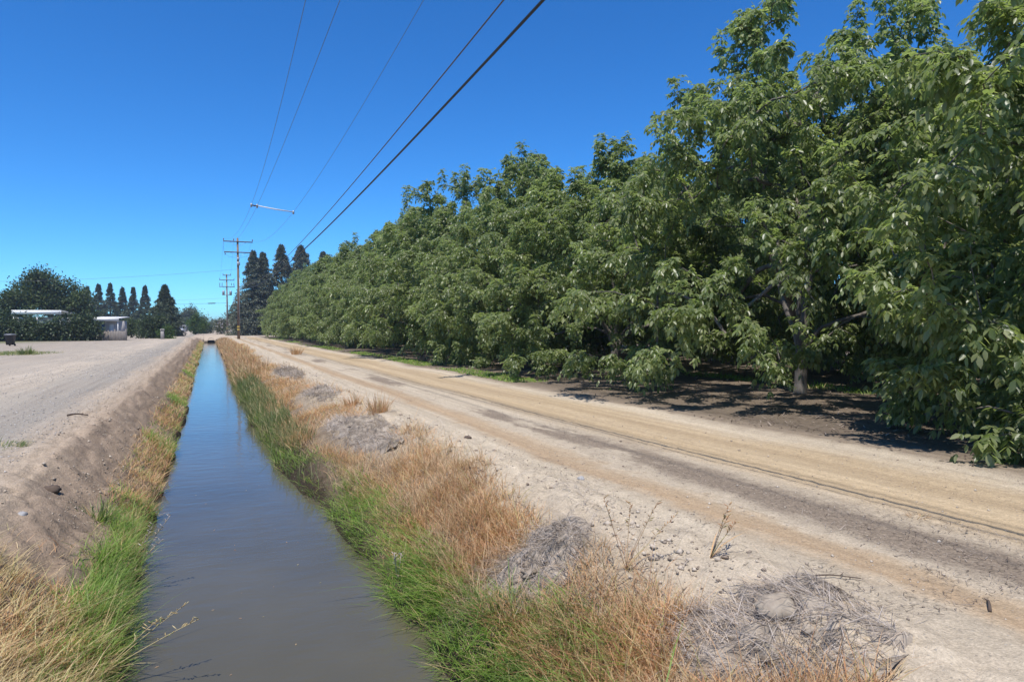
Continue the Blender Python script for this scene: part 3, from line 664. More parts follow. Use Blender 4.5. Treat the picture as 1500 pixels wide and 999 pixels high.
def walnut(x, y, k, rz, sc, label, group):
    z = float(zf(np.array(x), np.array(y))) - .03
    root = thing('walnut_tree', label, 'tree', (x, y, z), rz, group); root.scale = sc
    link('trunk', protos[k][0], root); link('crown', protos[k][1], root)
row1 = [3.8, 12.7, 21.3, 29.8, 38.3, 46.8, 55.3, 63.8, 72.3, 80.8, 89.3, 97.8, 106.3, 114.8, 123.3]
rr_ = random.Random(5)
SC = [1.0, .97, .80, .94, 1.03, .95, .95, 1.0]
for i, yy in enumerate(row1):
    sc = SC[i] if i < len(SC) else rr_.uniform(.92, 1.04); rot = {0: 2.5, 1: 4.4, 3: 3.4}.get(i, rr_.uniform(0, 6.28)); lab = {0: 'nearest walnut tree, leaves hanging to the ground at right edge', 1: 'second walnut tree from the camera, trunk showing below its crown'}.get(i, '%s walnut tree from the camera in the front orchard row' % ORD[i])
    walnut(13.8 + rr_.uniform(-.3, .3), yy + rr_.uniform(-.4, .4), i % 3, rot, (max(sc, .94), max(sc, .94), sc), lab, 'walnut trees of the front orchard row')
for i, yy in enumerate([6, 14.5, 23, 31.5, 40, 49, 58, 68, 78, 90, 102, 114]):
    sc = rr_.uniform(.92, 1.04); walnut(22.4 + rr_.uniform(-.3, .3), yy + rr_.uniform(-.4, .4), (i + 1) % 3, rr_.uniform(0, 6.28), (sc, sc, sc), '%s walnut tree from the camera in the second orchard row' % ORD[i], 'walnut trees of the second orchard row')
for i, yy in enumerate([10, 18.5, 27, 35.5, 44, 53]):
    sc = rr_.uniform(.92, 1.02); walnut(30.7, yy, (i + 2) % 3, rr_.uniform(0, 6.28), (sc, sc, sc), '%s walnut tree from the camera in the third orchard row' % ORD[i], 'walnut trees of the third orchard row')

# ------------------------------------------------------------------ other vegetation
def leaf_faces(C, D, Nn, L, W):
    S2 = unit(np.cross(D, Nn)); V = np.stack([C, C + D * (L * .5)[:, None] + S2 * (W / 2)[:, None], C + D * L[:, None], C + D * (L * .5)[:, None] - S2 * (W / 2)[:, None]], 1).reshape(-1, 3)
    return V, np.arange(len(C))[:, None] * 4 + np.array([[0, 1, 2, 3]])
def crown_arrays(seed, blobs, n, L, W, shell=.35, droop=.2):
    """leaf faces gathered into twig clumps through the outer volume of overlapping lobes"""
    rg = np.random.default_rng(seed); B0 = np.array(blobs, float); B = []
    for b in B0:
        for _ in range(7):
            u = unit(rg.normal(0, 1, 3)); k_ = rg.uniform(.32, .52); B.append([*(b[:3] + b[3:6] * u * (1 - k_ * .8)), *(b[3:6] * k_)])
    B = np.array(B); vol = B[:, 3] * B[:, 4] + B[:, 3] * B[:, 5]; pr = vol / vol.sum()
    ncl = max(20, n // 26); b = rg.choice(len(B), ncl, p=pr); u = unit(rg.normal(0, 1, (ncl, 3))); rr = 1 - shell * rg.random(ncl) ** 1.5 + .10 * rg.normal(0, 1, ncl)
    cc = B[b, :3] + u * B[b, 3:6] * rr[:, None]; cs = rg.uniform(.5, 1.4, ncl) * 2.2 * L
    k = rg.integers(0, ncl, n); C = cc[k] + rg.normal(0, 1, (n, 3)) * (cs[k] * .5)[:, None]; C[:, 2] = np.maximum(C[:, 2], .05)
    D = unit(u[k] * .6 + rg.normal(0, .6, (n, 3)) - np.array([0, 0, droop])); Nn = unit(np.array([0, 0, .7]) + rg.normal(0, .6, (n, 3)))
    return leaf_faces(C, D, Nn, L * rg.uniform(.6, 1.3, n), W * rg.uniform(.6, 1.3, n))
def limbs(mb, blobs, h0, r0, seed):
    rg = random.Random(seed); mb.tube([(0, 0, -.1), (.05, 0, h0 * .5), (0, .05, h0)], [r0 * 1.25, r0, r0 * .85], 8)
    for b in blobs:
        e = np.array(b[:3]); s = np.array([0, .05, h0]); m_ = (s + e) / 2 + np.array([0, 0, .08 * np.linalg.norm(e - s)]); mb.tube([s, m_, e], [r0 * .55, r0 * .35, r0 * .12], 6)
def bush(name, label, cat, loc, blobs, n, L, W, mat, seed, trunk_h=.5, trunk_r=.08, group=None, rz=0, flowers=0, shell=.35):
    z = float(zf(np.array(loc[0]), np.array(loc[1]))); root = thing(name, label, cat, (loc[0], loc[1], z), rz, group)
    mb = MB(); limbs(mb, blobs, trunk_h, trunk_r, seed); mb.build('trunk' if trunk_h > .9 else 'stem', M['trunk'], root, True)
    V, Q = crown_arrays(seed, blobs, n, L, W, shell); MB().add(V, Q).build('crown' if trunk_h > .9 else 'foliage', mat, root)
    if flowers:
        V, Q = crown_arrays(seed + 1, [(b[0], b[1], b[2], b[3] * 1.04, b[4] * 1.04, b[5] * 1.04) for b in blobs], flowers, L * .8, W * 1.1, .1); o = MB().add(V, Q).build('blossom', M['petal'], root)
    return root
def conifer(label, loc, h, rad, seed, mat, group, nb=300, per=52, base=.04, pw=.8, size=1.0, name='conifer_tree', skirt=1.0):
    rg = np.random.default_rng(seed); z0 = float(zf(np.array(loc[0]), np.array(loc[1]))); root = thing(name, label, 'tree', (loc[0], loc[1], z0), 0, group)
    rad *= rg.uniform(.85, 1.15); pw *= rg.uniform(.85, 1.2); skirt *= rg.uniform(.8, 1.1)
    MB().tube([(0, 0, -.1), (0, 0, h * .4), (0, 0, h * .97)], [h * .019, h * .013, .02], 8).build('trunk', M['trunk'], root, True)
    f = base + (1 - base) * rg.random(nb) ** 1.25; f = np.concatenate([f, np.linspace(.9, .995, 14)]); nb = len(f)
    az = rg.uniform(0, 2 * PI, nb); rl = rad * np.minimum((1 - f) ** pw * 1.05, skirt) * rg.uniform(.62, 1.15, nb) + .05
    k = np.repeat(np.arange(nb), per); n = len(k); t = rg.random(n) ** .6; ln = rl[k]
    dirv = np.stack([np.cos(az[k]), np.sin(az[k]), np.zeros(n)], 1); sd = np.stack([-np.sin(az[k]), np.cos(az[k]), np.zeros(n)], 1)
    C = dirv * (ln * t)[:, None] + sd * (rg.normal(0, .16, n) * ln * (1.1 - t * .6))[:, None]
    C[:, 2] += f[k] * h + .22 * ln * t - .42 * ln * t * t + rg.normal(0, .09, n)
    C[:, 2] = np.maximum(C[:, 2], .1)
    D = unit(dirv * .6 + rg.normal(0, .45, (n, 3)) + np.array([0, 0, -.25])); Nn = unit(np.array([0, 0, 1.0]) + rg.normal(0, .5, (n, 3)))
    V, Q = leaf_faces(C, D, Nn, rg.uniform(.28, .6, n) * size, rg.uniform(.12, .22, n) * size); MB().add(V, Q).build('crown', mat, root)
    return root
F = 1000.0; TH = R(24)
def at(u, d):
    """ground point seen at photo column u and camera depth d"""
    r = (u - 750) / F * d; return (r * math.cos(TH) + d * math.sin(TH), d * math.cos(TH) - r * math.sin(TH))
def hgt(v, d): return 1.7 + (480 - v) / F * d

# row of seven conifers beyond the left yard
for i, (u, v, w) in enumerate([(129, 421, 18), (145, 417, 20), (162, 416, 21), (180, 422, 19), (196, 422, 19), (213, 420, 20)]):
    d = 200; conifer('%s conifer from the left in the row behind the yard' % ORD[i], at(u, d), hgt(v, d), w * d / F * 1.0, 300 + i, M['conifer'], 'row of conifers behind the yard', 260, 50, .02, .95, 1.15)
d = 132; conifer('broad dark conifer alone at the right end of the yard', at(242, d), hgt(419, d), 37 * d / F * .85, 320, M['conifer'], None, 520, 60, .02, .85, 1.0, skirt=.8)
# tall redwoods beyond the orchard
for i, (u, v, w, d, lab) in enumerate([(372, 369, 34, 150, 'leftmost tall redwood right behind the utility pole'), (386, 371, 30, 153, 'tall redwood with its top touching the leftmost redwood'), (413, 360, 34, 158, 'tall redwood standing alone with rounded tip left of the cable'),
                                 (442, 361, 36, 160, 'tall redwood crossed by the black cable at its tip'), (474, 370, 30, 172, 'rightmost redwood half hidden behind the orchard')]):
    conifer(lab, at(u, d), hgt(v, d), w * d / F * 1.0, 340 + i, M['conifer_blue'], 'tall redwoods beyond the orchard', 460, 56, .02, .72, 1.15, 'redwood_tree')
# big yard tree and its neighbours
d = 118; pxm = d / F
def B(du, v, ru, rv): return (du * pxm, random.uniform(-1.5, 1.5), hgt(v, d), ru * pxm, ru * pxm * .9, rv * pxm)
bush('yard_tree', 'big round crowned tree rising behind the white roof', 'tree', at(74, d), [B(-2, 415, 26, 18), B(-26, 432, 22, 17), B(20, 428, 24, 18), B(38, 440, 20, 18), B(0, 445, 36, 16), B(-16, 420, 18, 14)], 15000, .5, .26, M['oak_leaf'], 400, 4.0, .45)
d = 112; pxm = d / F
bush('yard_tree', 'lower green tree at the left edge behind the hedge', 'tree', at(18, d), [B(0, 448, 18, 16), B(-16, 452, 18, 14), B(14, 455, 15, 12), B(0, 435, 7, 8)], 7000, .45, .24, M['oak_leaf'], 401, 2.6, .25)
d = 120; pxm = d / F
bush('yard_tree', 'small green tree right of the big round tree', 'tree', at(118, d), [B(0, 462, 18, 16), B(-12, 456, 14, 14), B(14, 468, 12, 12)], 5000, .45, .24, M['oak_leaf'], 402, 2.0, .2)
# hedge of dark shrubs
for i, (u, d, top, w) in enumerate([(-14, 84, 462, 26), (10, 86, 461, 28), (38, 86, 466, 28), (66, 86, 467, 28), (96, 87, 464, 28), (125, 88, 457, 26)]):
    pxm = d / F; hh = hgt(top, d); ww = w * pxm * .62
    lab = ['dark hedge shrub at the left edge of the yard', 'dark hedge shrub right behind the wheelie bin', 'dark hedge shrub under the left end of the white roof', 'dark hedge shrub under the middle of the white roof', 'dark hedge shrub under the right end of the white roof', 'tallest dark hedge shrub beside the porch'][i]
    bush('hedge_shrub', lab, 'shrub', at(u, d), [(0, 0, hh * .62, ww, ww * .8, hh * .38), (-.4 * ww, .2, hh * .36, ww * .9, ww * .8, hh * .34), (.45 * ww, -.2, hh * .34, ww * .9, ww * .8, hh * .34), (0, -.3, hh * .2, ww * 1.1, ww * .8, hh * .2)], 4200, .34, .2, M['dark_leaf'], 410 + i, .5, .1, 'dark hedge shrubs along the yard')
d = 108; bush('round_bush', 'large dark rounded bush between the porch and the broad conifer', 'bush', at(222, d), [(0, 0, 2.0, 2.3, 2.0, 1.7), (-1.1, .3, 1.3, 1.4, 1.4, 1.2), (1.1, 0, 1.4, 1.4, 1.4, 1.3), (0, -.4, .7, 2.4, 1.8, .7)], 7000, .32, .18, M['dark_leaf'], 420, .5, .1)
bush('round_bush', 'smaller yellow green bush at the right of the dark round bush', 'bush', at(243, 104), [(0, 0, 1.1, .9, .9, 1.0), (.3, 0, .6, .9, .8, .6)], 2600, .26, .15, M['fresh_leaf'], 421, .4, .06)
bush('round_bush', 'low dark bush in the gap right of the porch', 'bush', at(192, 116), [(0, 0, 1.7, 1.5, 1.3, 1.3), (-.8, 0, 1.0, 1.0, 1.0, .9), (1.2, 0, 1.4, 1.2, 1.1, 1.0)], 3600, .3, .18, M['oak_leaf'], 422, 1.0, .12)
# trees at the end of the road
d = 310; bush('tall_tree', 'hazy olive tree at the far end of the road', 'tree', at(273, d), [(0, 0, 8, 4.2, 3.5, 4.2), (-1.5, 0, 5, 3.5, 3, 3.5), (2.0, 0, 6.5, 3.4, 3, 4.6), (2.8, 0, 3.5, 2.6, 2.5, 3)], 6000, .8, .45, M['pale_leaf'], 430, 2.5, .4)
d = 300; bush('tall_tree', 'small thin tree right of the far olive tree', 'tree', at(296, d), [(0, 0, 3.6, 2.0, 2, 2.6), (.4, 0, 5.5, 1, 1, 1.2)], 1800, .7, .4, M['pale_leaf'], 431, 1.5, .2)
d = 165; bush('green_tree', 'fresh green bushy tree where the ditch ends', 'tree', at(286, d), [(0, 0, 2.7, 2.0, 1.8, 2.0), (1.3, 0, 1.9, 1.4, 1.4, 1.4), (-.9, 0, 1.9, 1.3, 1.3, 1.4), (.1, 0, 4.1, 1.0, 1.0, 1.0)], 5200, .38, .2, M['fresh_leaf'], 432, 1.0, .16)
d = 190; bush('round_bush', 'dark bush right of the green tree at the ditch end', 'bush', at(303, d), [(0, 0, 1.5, 1.5, 1.4, 1.5), (-1, 0, 1, 1.2, 1.2, 1)], 2600, .4, .22, M['dark_leaf'], 433, .4, .08)
d = 172
bush('oleander_bush', 'white flowering bush left of the far utility pole', 'bush', at(324, d), [(-.6, 0, 1.7, 1.7, 1.5, 1.5), (.9, 0, 1.9, 1.4, 1.4, 1.6), (.1, 0, 2.9, 1.0, 1.0, .9)], 3600, .4, .16, M['pale_leaf'], 434, .4, .08, 'white flowering bushes by the poles', 0, 800)
bush('oleander_bush', 'white flowering bush between the two utility poles', 'bush', at(344, d - 4), [(0, 0, 1.7, 1.3, 1.3, 1.6), (.3, 0, 2.9, .9, .9, .9)], 2600, .4, .16, M['pale_leaf'], 435, .4, .08, 'white flowering bushes by the poles', 0, 500)
d = 215; bush('tall_tree', 'grey green tree seen between the two utility poles', 'tree', at(346, d), [(0, 0, 5.5, 2.4, 2.2, 4.2), (-.8, 0, 3.5, 2.6, 2.4, 3), (1.6, 0, 6.5, 2, 2, 3.4)], 4200, .5, .28, M['pale_leaf'], 436, 2, .2)
# far tree line closing the horizon
for i, (u, d, w, h) in enumerate([(-60, 330, 26, 9), (20, 340, 28, 8), (190, 380, 34, 6), (250, 420, 26, 6.5), (318, 520, 30, 5), (355, 420, 30, 7), (390, 300, 28, 7)]):
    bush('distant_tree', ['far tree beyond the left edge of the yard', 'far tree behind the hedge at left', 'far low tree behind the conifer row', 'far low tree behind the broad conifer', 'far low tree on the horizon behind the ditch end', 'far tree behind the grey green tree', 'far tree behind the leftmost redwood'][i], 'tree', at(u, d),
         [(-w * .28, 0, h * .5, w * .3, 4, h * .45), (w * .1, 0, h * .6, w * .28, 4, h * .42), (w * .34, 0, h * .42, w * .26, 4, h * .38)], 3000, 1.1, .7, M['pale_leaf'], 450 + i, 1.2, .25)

# ------------------------------------------------------------------ poles and wires
def utility_pole(loc, h, mat, label, arms, extra):
    z = float(zf(np.array(loc[0]), np.array(loc[1]))) - .05
    root = thing('utility_pole', label, 'utility pole', (loc[0], loc[1], z), 0, 'wooden utility poles along the ditch')
    MB().tube([(0, 0, 0), (.02, 0, h * .5), (-.06, 0, h)], [.21, .175, .13], 12).build('pole', mat, root, True)
    for (az, w, ins, below) in arms:
        arm = MB().box((0, -.18, az), (w, .11, .15), 0, .01).build('crossarm', M['arm_wood'], root)
        for ix in ins:
            mb = MB(); s = -1 if below else 1; b = az + s * .075
            mb.tube([(ix, -.18, b), (ix, -.18, b + s * .12)], [.018, .018], 6)
            mb.tube([(ix, -.18, b + s * t) for t in (.10, .13, .19, .22, .28, .31, .36)], [.03, .085, .085, .05, .07, .065, .02], 10); mb.build('insulator', M['ceramic'], arm, True)
        for s in (-1, 1): MB().tube([(s * w * .28, -.18, az - .07), (s * .05, -.14, az - .65)], [.018, .018], 5).build('brace', M['galv'], root)
    extra(root, h)
    return root
def ex1(root, h):
    mb = MB(); mb.box((.0, -.22, h - 3.05), (.34, .2, .42), 0, .03); mb.box((.03, -.21, h - 3.75), (.42, .22, .5), 0, .03); mb.build('bracket', M['galv'], root)
    MB().tube([(-1.95, -.18, 14.1), (-1.98, -.18, 13.4), (-1.9, -.18, 12.8)], [.014] * 3, 5).build('jumper_wire', M['wire'], root)
    MB().tube([(-1.9, -.18, 12.6), (-1.3, -.2, 12.05), (0, -.22, 11.85), (1.2, -.2, 12.15), (1.9, -.18, 12.6)], [.014] * 5, 5).build('jumper_wire', M['wire'], root)
    for zz in (1.35, 1.75): MB().tube([(0.002, 0, zz), (.002, 0, zz + .24)], [.222, .22], 12, False).build('marker_band', M['yellow'], root)
    MB().tube([(.17, -.15, .1), (.15, -.14, 4), (.14, -.13, 9)], [.03] * 3, 6).build('conduit', M['galv'], root)
p1 = utility_pole((4.1, 107.6), 14.8, M['pole_wood'], 'nearer brown utility pole with two long crossarms', [(14.25, 4.0, (-1.95, -.6, 1.95), False), (12.7, 3.8, (-1.75, 1.75), True)], ex1)
def ex2(root, h):
    for x in (-.75, .75):
        MB().tube([(x, -.1, 9.1), (x, -.1, 9.2), (x, -.1, 10.0), (x, -.1, 10.1)], [.18, .27, .27, .16], 12).build('transformer', M['galv'], root, True)
    MB().box((0, -.16, 9.15), (2.0, .14, .14), 0, .01).build('bracket', M['galv'], root)
    MB().tube([(0.002, 0, 1.4), (.002, 0, 1.75)], [.222, .22], 12, False).build('marker_band', M['yellow'], root)
    for x in (-1.5, -1.0, .95, 1.45): MB().tube([(x, -.2, 11.9), (x, -.2, 11.3)], [.06, .06], 8).build('fuse_cutout', M['ceramic'], root)
p2 = utility_pole((4.0, 168), 13.9, M['pole_grey'], 'farther weathered utility pole with transformers and three crossarms', [(13.6, 1.8, (-.8, .8), False), (12.5, 3.2, (-1.5, 1.5), False), (11.0, 3.3, (-1.5, -1.0, 1.5), False)], ex2)

def wire(label, pts3, r, mat, y0=None, y1=None, name='overhead_wire', cat='wire', n=60):
    P = np.array(pts3, float); ax = 1 if abs(P[-1, 1] - P[0, 1]) > abs(P[-1, 0] - P[0, 0]) else 0; ot = 1 - ax
    a0 = P[0, ax] if y0 is None else y0; a1 = P[-1, ax] if y1 is None else y1
    dg = min(2, len(P) - 1); t = np.linspace(a0, a1, n); zc = np.polyval(np.polyfit(P[:, ax], P[:, 2], dg), t); oc = np.polyval(np.polyfit(P[:, ax], P[:, ot], dg), t)
    Q = np.zeros((n, 3)); Q[:, ax] = t; Q[:, ot] = oc; Q[:, 2] = zc
    return tag(MB().tube(Q, r, 6).build(name, mat, None, True), label, cat, 'overhead wires along the ditch')
T1 = 14.6
wire('leftmost of the three thin upper wires', [(2.46, 18.9, 10.5), (2.8, 50.2, 10.16), (2.15, 107.4, T1)], .0085, M['grey_wire'], -10)
wire('middle of the three thin upper wires', [(3.2, 18.05, 10.2), (3.2, 51, 10.2), (3.5, 107.4, T1)], .0085, M['grey_wire'], -10)
wire('rightmost of the three thin upper wires, carrying the spacer end', [(5.7, 18.8, 11.06), (5.7, 52.8, 10.05), (6.05, 107.4, T1)], .0085, M['grey_wire'], -10)
wire('thin purplish wire just left of the thick black cable', [(4.0, 9.3, 6.5), (4.0, 34.6, 5.66), (4.1, 107.4, 8.2)], .013, M['wire'], -10)
wire('thick black communication cable, lowest and rightmost', [(4.3, 8.5, 6.26), (4.3, 34.2, 5.5), (4.25, 107.4, 7.6)], .024, M['cable'], -10, None, 'overhead_cable', 'cable')
for (x1, z1, x2, z2, lab) in [(2.15, 14.6, 2.5, 12.85, 'left far span wire between the two poles'), (3.5, 14.6, 4.8, 13.95, 'middle far span wire between the two poles'), (6.05, 14.6, 5.5, 12.85, 'right far span wire between the two poles')]:
    wire(lab, [(x1, 107.4, z1), ((x1 + x2) / 2, 138, (z1 + z2) / 2 - 1.0), (x2, 167.8, z2)], .0085, M['grey_wire'])
wire('low far span cable between the two poles', [(4.25, 107.4, 7.6), (4.2, 138, 6.0), (4.1, 167.8, 7.0)], .024, M['cable'], None, None, 'overhead_cable', 'cable')
e = at(0, 150); wire('service line sagging from the nearer pole to the left', [(3.9, 107.5, 10.2), (-20, 122, 8.9), (-46, 138, 9.0)], .015, M['grey_wire'], None, None, 'service_wire')
wire('thin service line from the farther pole to the left', [(3.9, 168, 8.4), (-25, 172, 7.2), (-60, 176, 8.0)], .016, M['grey_wire'], None, None, 'service_wire')
sv = wire('dark service cable with a splice sleeve left of the farther pole', [(3.9, 168.2, 7.3), (-25, 171, 6.4), (-70, 175, 6.6)], .026, M['cable'], None, None, 'service_cable', 'cable')
MB().tube([(-.1, 168.58, 7.14), (.2, 168.55, 7.15), (1.4, 168.44, 7.2), (1.7, 168.41, 7.22)], [.03, .11, .11, .03], 8).build('splice_sleeve', M['cable'], sv, True)
wire('grey service line in front of the redwoods', [(4.2, 107.6, 9.0), (14, 120, 7.4), (30, 138, 8.0)], .014, M['grey_wire'], None, None, 'service_wire')
# spacer hanging across the three wires
def on(Y, pts):
    P = np.array(pts, float); return np.array([np.polyval(np.polyfit(P[:, 1], P[:, 0], 2), Y), Y, np.polyval(np.polyfit(P[:, 1], P[:, 2], 2), Y)])
a_ = on(50.5, [(2.46, 18.9, 10.5), (2.8, 50.2, 10.16), (2.15, 107.4, T1)]); b_ = on(50.9, [(3.2, 18.05, 10.2), (3.2, 51, 10.2), (3.5, 107.4, T1)]); c_ = on(51.6, [(5.7, 18.8, 11.06), (5.7, 52.8, 10.05), (6.05, 107.4, T1)])
sp = thing('line_spacer', 'pale insulating spacer rods linking the three upper wires', 'spacer', tuple(b_))
rel = lambda p: tuple(np.array(p) - b_)
MB().tube([rel(a_), rel(a_ * .5 + b_ * .5 + [0, 0, -.04]), rel(b_)], [.03, .055, .03], 8).build('rod', M['ceramic'], sp, True)
MB().tube([rel(b_), rel(b_ * .5 + c_ * .5 + [0, 0, -.03]), rel(c_)], [.035, .045, .035], 8).build('rod', M['spacer'], sp, True)
for p in (a_, b_, c_): MB().tube([rel(p + [0, 0, .1]), rel(p), rel(p - [0, 0, .16])], [.05, .08, .05], 8).build('clamp', M['galv'], sp, True)

# ------------------------------------------------------------------ yard things on the left
x, y = at(15, 63); z = float(zf(np.array(x), np.array(y)))
b = thing('wheelie_bin', 'dark wheelie bin standing in front of the hedge', 'bin', (x, y, z), R(-20))
vs = []
for zz, sx, sy in ((.10, .23, .25), (.95, .29, .35), (1.0, .31, .37)):
    vs += [(-sx, -sy, zz), (sx, -sy, zz), (sx, sy, zz), (-sx, sy, zz)]
q = [(3, 2, 1, 0), (8, 9, 10, 11)] + [(r * 4 + i, r * 4 + (i + 1) % 4, r * 4 + 4 + (i + 1) % 4, r * 4 + 4 + i) for r in (0, 1) for i in range(4)]
MB().add(vs, q).box((0, -.27, .55), (.30, .03, .5), 0, .01).build('body', M['bin'], b)
MB().box((0, 0, 1.04), (.66, .80, .07), 0, .03).box((0, .02, 1.09), (.5, .6, .05), 0, .02).build('lid', M['bin_lid'], b)
MB().tube([(-.25, .42, .97), (.25, .42, .97)], [.02, .02], 8).build('handle', M['bin'], b)
for s in (-1, 1): MB().tube([(s * .20, .27, .1), (s * .26, .27, .1)], [.1, .1], 14).build('wheel', M['cable'], b)

def rib_roof(mb, w, dpt, z, fall, n):
    xs = np.linspace(-w / 2, w / 2, n * 4 + 1); zz = .035 * np.clip(np.sin(np.arange(len(xs)) * PI / 2), 0, 1)
    top = [(a, yy, z + (0 if yy < 0 else fall) + b_) for yy in (-dpt / 2, dpt / 2) for a, b_ in zip(xs, zz)]; bot = [(a, yy, z + (0 if yy < 0 else fall) - .09) for yy in (-dpt / 2, dpt / 2) for a in xs]
    n_ = len(xs); q = [(i, i + 1, n_ + i + 1, n_ + i) for i in range(n_ - 1)] + [(2 * n_ + i + 1, 2 * n_ + i, 3 * n_ + i, 3 * n_ + i + 1) for i in range(n_ - 1)]
    q += [(i + 1, i, 2 * n_ + i, 2 * n_ + i + 1) for i in range(n_ - 1)] + [(n_ + i, n_ + i + 1, 3 * n_ + i + 1, 3 * n_ + i) for i in range(n_ - 1)]
    q += [(0, n_, 3 * n_, 2 * n_), (n_ - 1, 3 * n_ - 1, 4 * n_ - 1, 2 * n_ - 1)]
    mb.add(top + bot, q)
# long mobile home behind the hedge
d = 99; x, y = at(66, d); yaw = R(-14)
mh = thing('mobile_home', 'long mobile home with white ribbed roof showing above the hedge', 'house', (x, y, 0), yaw)
MB().box((0, .8, 1.75), (6.2, 3.4, 2.9)).build('wall', M['siding'], mh)
mb = MB(); rib_roof(mb, 6.4, 4.6, 4.15, -.35, 16); mb.build('roof', M['white_metal'], mh)
MB().box((0, -2.36, 3.86), (6.4, .06, .6)).build('awning_fascia', M['white_metal'], mh)
for s in (-2, 1.2):
    w_ = MB().box((s, -.93, 2.1), (1.2, .05, .9)).build('window', M['glass'], mh); MB().box((s, -.95, 1.62), (1.35, .08, .07)).build('sill', M['white_metal'], w_)
for s in (-3.0, 0, 3.0): MB().box((s, -2.2, 1.77), (.09, .09, 3.54)).build('post', M['white_metal'], mh)
# porch end with white roof beside the hedge
d = 92; x, y = at(163, d)
ph = thing('porch_shed', 'small beige shed with white flat roof at the end of the hedge', 'shed', (x, y, 0), R(-16))
mb = MB(); mb.box((.45, .4, 1.3), (1.9, 2.2, 2.6)); mb.build('wall', M['siding'], ph)
mb = MB(); rib_roof(mb, 3.3, 3.4, 2.98, .2, 9); mb.box((0, -1.76, 2.8), (3.34, .06, .5)); mb.build('roof', M['white_metal'], ph)
dr = MB().box((.35, -.72, 1.15), (.52, .05, 2.0)).build('door', M['white_metal'], ph); MB().lump((.52, -.77, 1.1), (.03, .03, .03), 2, 8, 6, 0).build('handle', M['galv'], dr)
MB().box((-1.0, .6, 1.25), (.9, .1, 1.9)).build('dark_screen', M['glass'], ph)
for s in (-1.5, 1.5): MB().box((s, -1.6, 1.35), (.09, .09, 2.7)).build('post', M['white_metal'], ph)
# picket fence in front of it
d = 89.5; x, y = at(165, d)
fr = thing('board_fence', 'weathered grey board fence in front of the small shed', 'fence', (x, y, 0), R(-16))
mb = MB(); rg = random.Random(4)
for i in range(16):
    xx = -1.5 + i * .195
    mb.box((xx, rg.uniform(-.01, .01), .62 + rg.uniform(-.06, .08)), (.17, .03, 1.24 + rg.uniform(-.1, .12)), 0, .004)
mb.build('board_panel', M['fence'], fr); mb = MB(); mb.box((-.04, .04, .35), (3.1, .05, .09)); mb.box((-.04, .04, 1.0), (3.1, .05, .09)); mb.build('rail', M['fence'], fr)
for xx in (-1.62, .25, 1.62): MB().box((xx, .08, .75), (.12, .12, 1.5), 0, .01).build('post', M['fence'], fr)
# pale gate pillar beside the round bush
d = 101; x, y = at(238, d)
gp = thing('gate_pillar', 'pale weathered gate pillar with a box on top beside the round bush', 'pillar', (x, y, 0), R(-10))
MB().box((0, 0, .6), (.42, .42, 1.2), 0, .03).build('shaft', M['concrete'], gp); MB().box((0, 0, 1.36), (.5, .5, .3), 0, .04).build('cap', M['concrete'], gp)
MB().box((0, -.24, 1.36), (.22, .04, .16)).build('slot', M['glass'], gp)
# far pale house at the end of the road
d = 290; x, y = at(262, d)
fh = thing('far_house', 'tiny pale low house at the far end of the gravel road', 'house', (x, y, 0), R(-12))
MB().box((0, 0, .95), (5.2, 4, 1.9)).build('wall', M['tan_wall'], fh)
vs = [(-2.9, -2.3, 1.9), (2.9, -2.3, 1.9), (2.9, 2.3, 1.9), (-2.9, 2.3, 1.9), (-2.9, 0, 2.75), (2.9, 0, 2.75)]
MB().add(vs, [(0, 1, 5, 4), (2, 3, 4, 5), (3, 2, 1, 0)], [(0, 4, 3), (1, 2, 5)]).build('roof', M['concrete'], fh)
for s in (-1.6, .1): MB().box((s, -2.03, 1.0), (.8, .06, .8)).build('window', M['glass'], fh)
MB().box((1.6, -2.03, .85), (.9, .06, 1.7)).build('door', M['white_metal'], fh)
# short post by the far road
x, y = at(272, 150); o = MB().box((0, 0, .55), (.16, .16, 1.1), 0, .02).box((0, 0, 1.13), (.2, .2, .1), 0, .02).build('marker_post', M['fence']); o.location = (x, y, 0); tag(o, 'short dark post beside the road left of the green tree', 'post')
# culvert where the ditch ends
cv = thing('culvert', 'dark culvert pipe in the earth crossing at the ditch end', 'culvert', (.45, END_Y + .25, -.75))
mb = MB(); mb.tube([(0, -.3 + .1 * i, .2) for i in range(14)], [.52 + .02 * (i % 2) for i in range(14)], 20, False); mb.tube([(0, -.3 + .1 * i, .2) for i in range(14)], [.46] * 14, 20, False); mb.build('pipe', M['rust'], cv, True)
# hills on the horizon
mb = MB(); n = 90; xs = np.linspace(-3200, 3200, n); hh = 9 + 14 * (fbm(xs * .004, xs * 0 + 4, 9, 4) + .5)
V = np.concatenate([np.stack([xs, np.full(n, 1500.), np.full(n, -3.)], 1), np.stack([xs, np.full(n, 1620.), hh], 1), np.stack([xs, np.full(n, 1800.), np.full(n, -3.)], 1)])
q = [(r * n + i, r * n + i + 1, r * n + n + i + 1, r * n + n + i) for r in (0, 1) for i in range(n - 1)]
M['hill'] = simple('far_hill', (.30, .27, .22), (.2, .19, .15), .002, .95)
tag(mb.add(V, q).build('hills', M['hill'], None, True), 'faint low hills on the horizon', None, None, 'structure')
base = MB().add([(-6000, 600, -2), (6000, 600, -2), (6000, 7000, -4), (-6000, 7000, -4)], [(0, 1, 2, 3)]).build('plain', M['ground']); tag(base, 'flat plain reaching the horizon', None, None, 'structure')

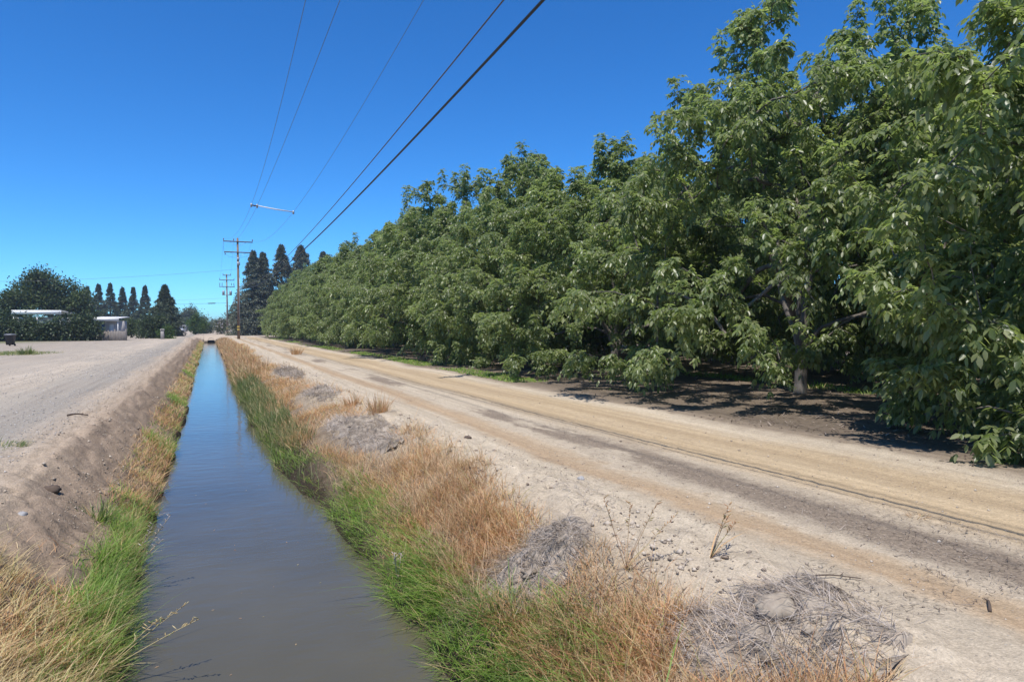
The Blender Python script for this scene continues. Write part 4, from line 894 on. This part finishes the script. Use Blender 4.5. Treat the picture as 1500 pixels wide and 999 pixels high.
# ------------------------------------------------------------------ haze
hz = NT('haze'); pv = hz.n('ShaderNodeVolumePrincipled'); pv.inputs['Color'].default_value = (.80, .90, 1.0, 1); pv.inputs['Density'].default_value = .0004; pv.inputs['Anisotropy'].default_value = .3
hz.l(pv.outputs[0], hz.out.inputs['Volume']); hm_ = hz.m
o = MB().box((0, 3000, 9.5), (13000, 8200, 31)).build('haze', hm_); tag(o, 'thin bluish summer haze in the air', None, None, 'stuff')
# ------------------------------------------------------------------ light, sky, camera
SUN_EL, SUN_AZ = R(66), R(-141)      # azimuth measured from +Y towards +X
w = bpy.data.worlds.new('World'); S.world = w; w.use_nodes = True; nt = w.node_tree
bg = nt.nodes['Background']; sky = nt.nodes.new('ShaderNodeTexSky'); sky.sky_type = 'NISHITA'; sky.sun_disc = False
sky.sun_elevation = SUN_EL; sky.sun_rotation = SUN_AZ; sky.altitude = 100; sky.air_density = .75; sky.dust_density = .0; sky.ozone_density = 3.0
hs = nt.nodes.new('ShaderNodeHueSaturation'); hs.inputs['Saturation'].default_value = 1.22; hs.inputs['Value'].default_value = 1.0
tint = nt.nodes.new('ShaderNodeMix'); tint.data_type = 'RGBA'; tint.blend_type = 'MULTIPLY'; tint.inputs[0].default_value = 1.0; tint.inputs[7].default_value = (.38, .775, 1.04, 1)
nt.links.new(sky.outputs[0], hs.inputs['Color']); nt.links.new(hs.outputs[0], tint.inputs[6]); nt.links.new(tint.outputs[2], bg.inputs[0]); bg.inputs[1].default_value = .118
sl = bpy.data.lights.new('sun', 'SUN'); sl.energy = 3.7; sl.angle = R(.53); sl.color = (1, .955, .89); so = bpy.data.objects.new('sun', sl); COL.objects.link(so)
sd = Vector((math.cos(SUN_EL) * math.sin(SUN_AZ), math.cos(SUN_EL) * math.cos(SUN_AZ), math.sin(SUN_EL)))
so.rotation_euler = sd.to_track_quat('Z', 'Y').to_euler(); so.location = (30, 30, 60)
cam = bpy.data.cameras.new('camera'); cam.lens = 24; cam.sensor_width = 36; cam.clip_start = .05; cam.clip_end = 12000
co = bpy.data.objects.new('camera', cam); COL.objects.link(co); co.location = (0, 0, 1.7); co.rotation_euler = (R(90 - 1.12), 0, R(-24)); S.camera = co
S.render.engine = 'CYCLES'; S.view_settings.view_transform = 'Standard'; S.view_settings.look = 'None'; S.view_settings.gamma = 1; S.view_settings.exposure = 0.66
S.cycles.max_bounces = 8; S.cycles.transparent_max_bounces = 8
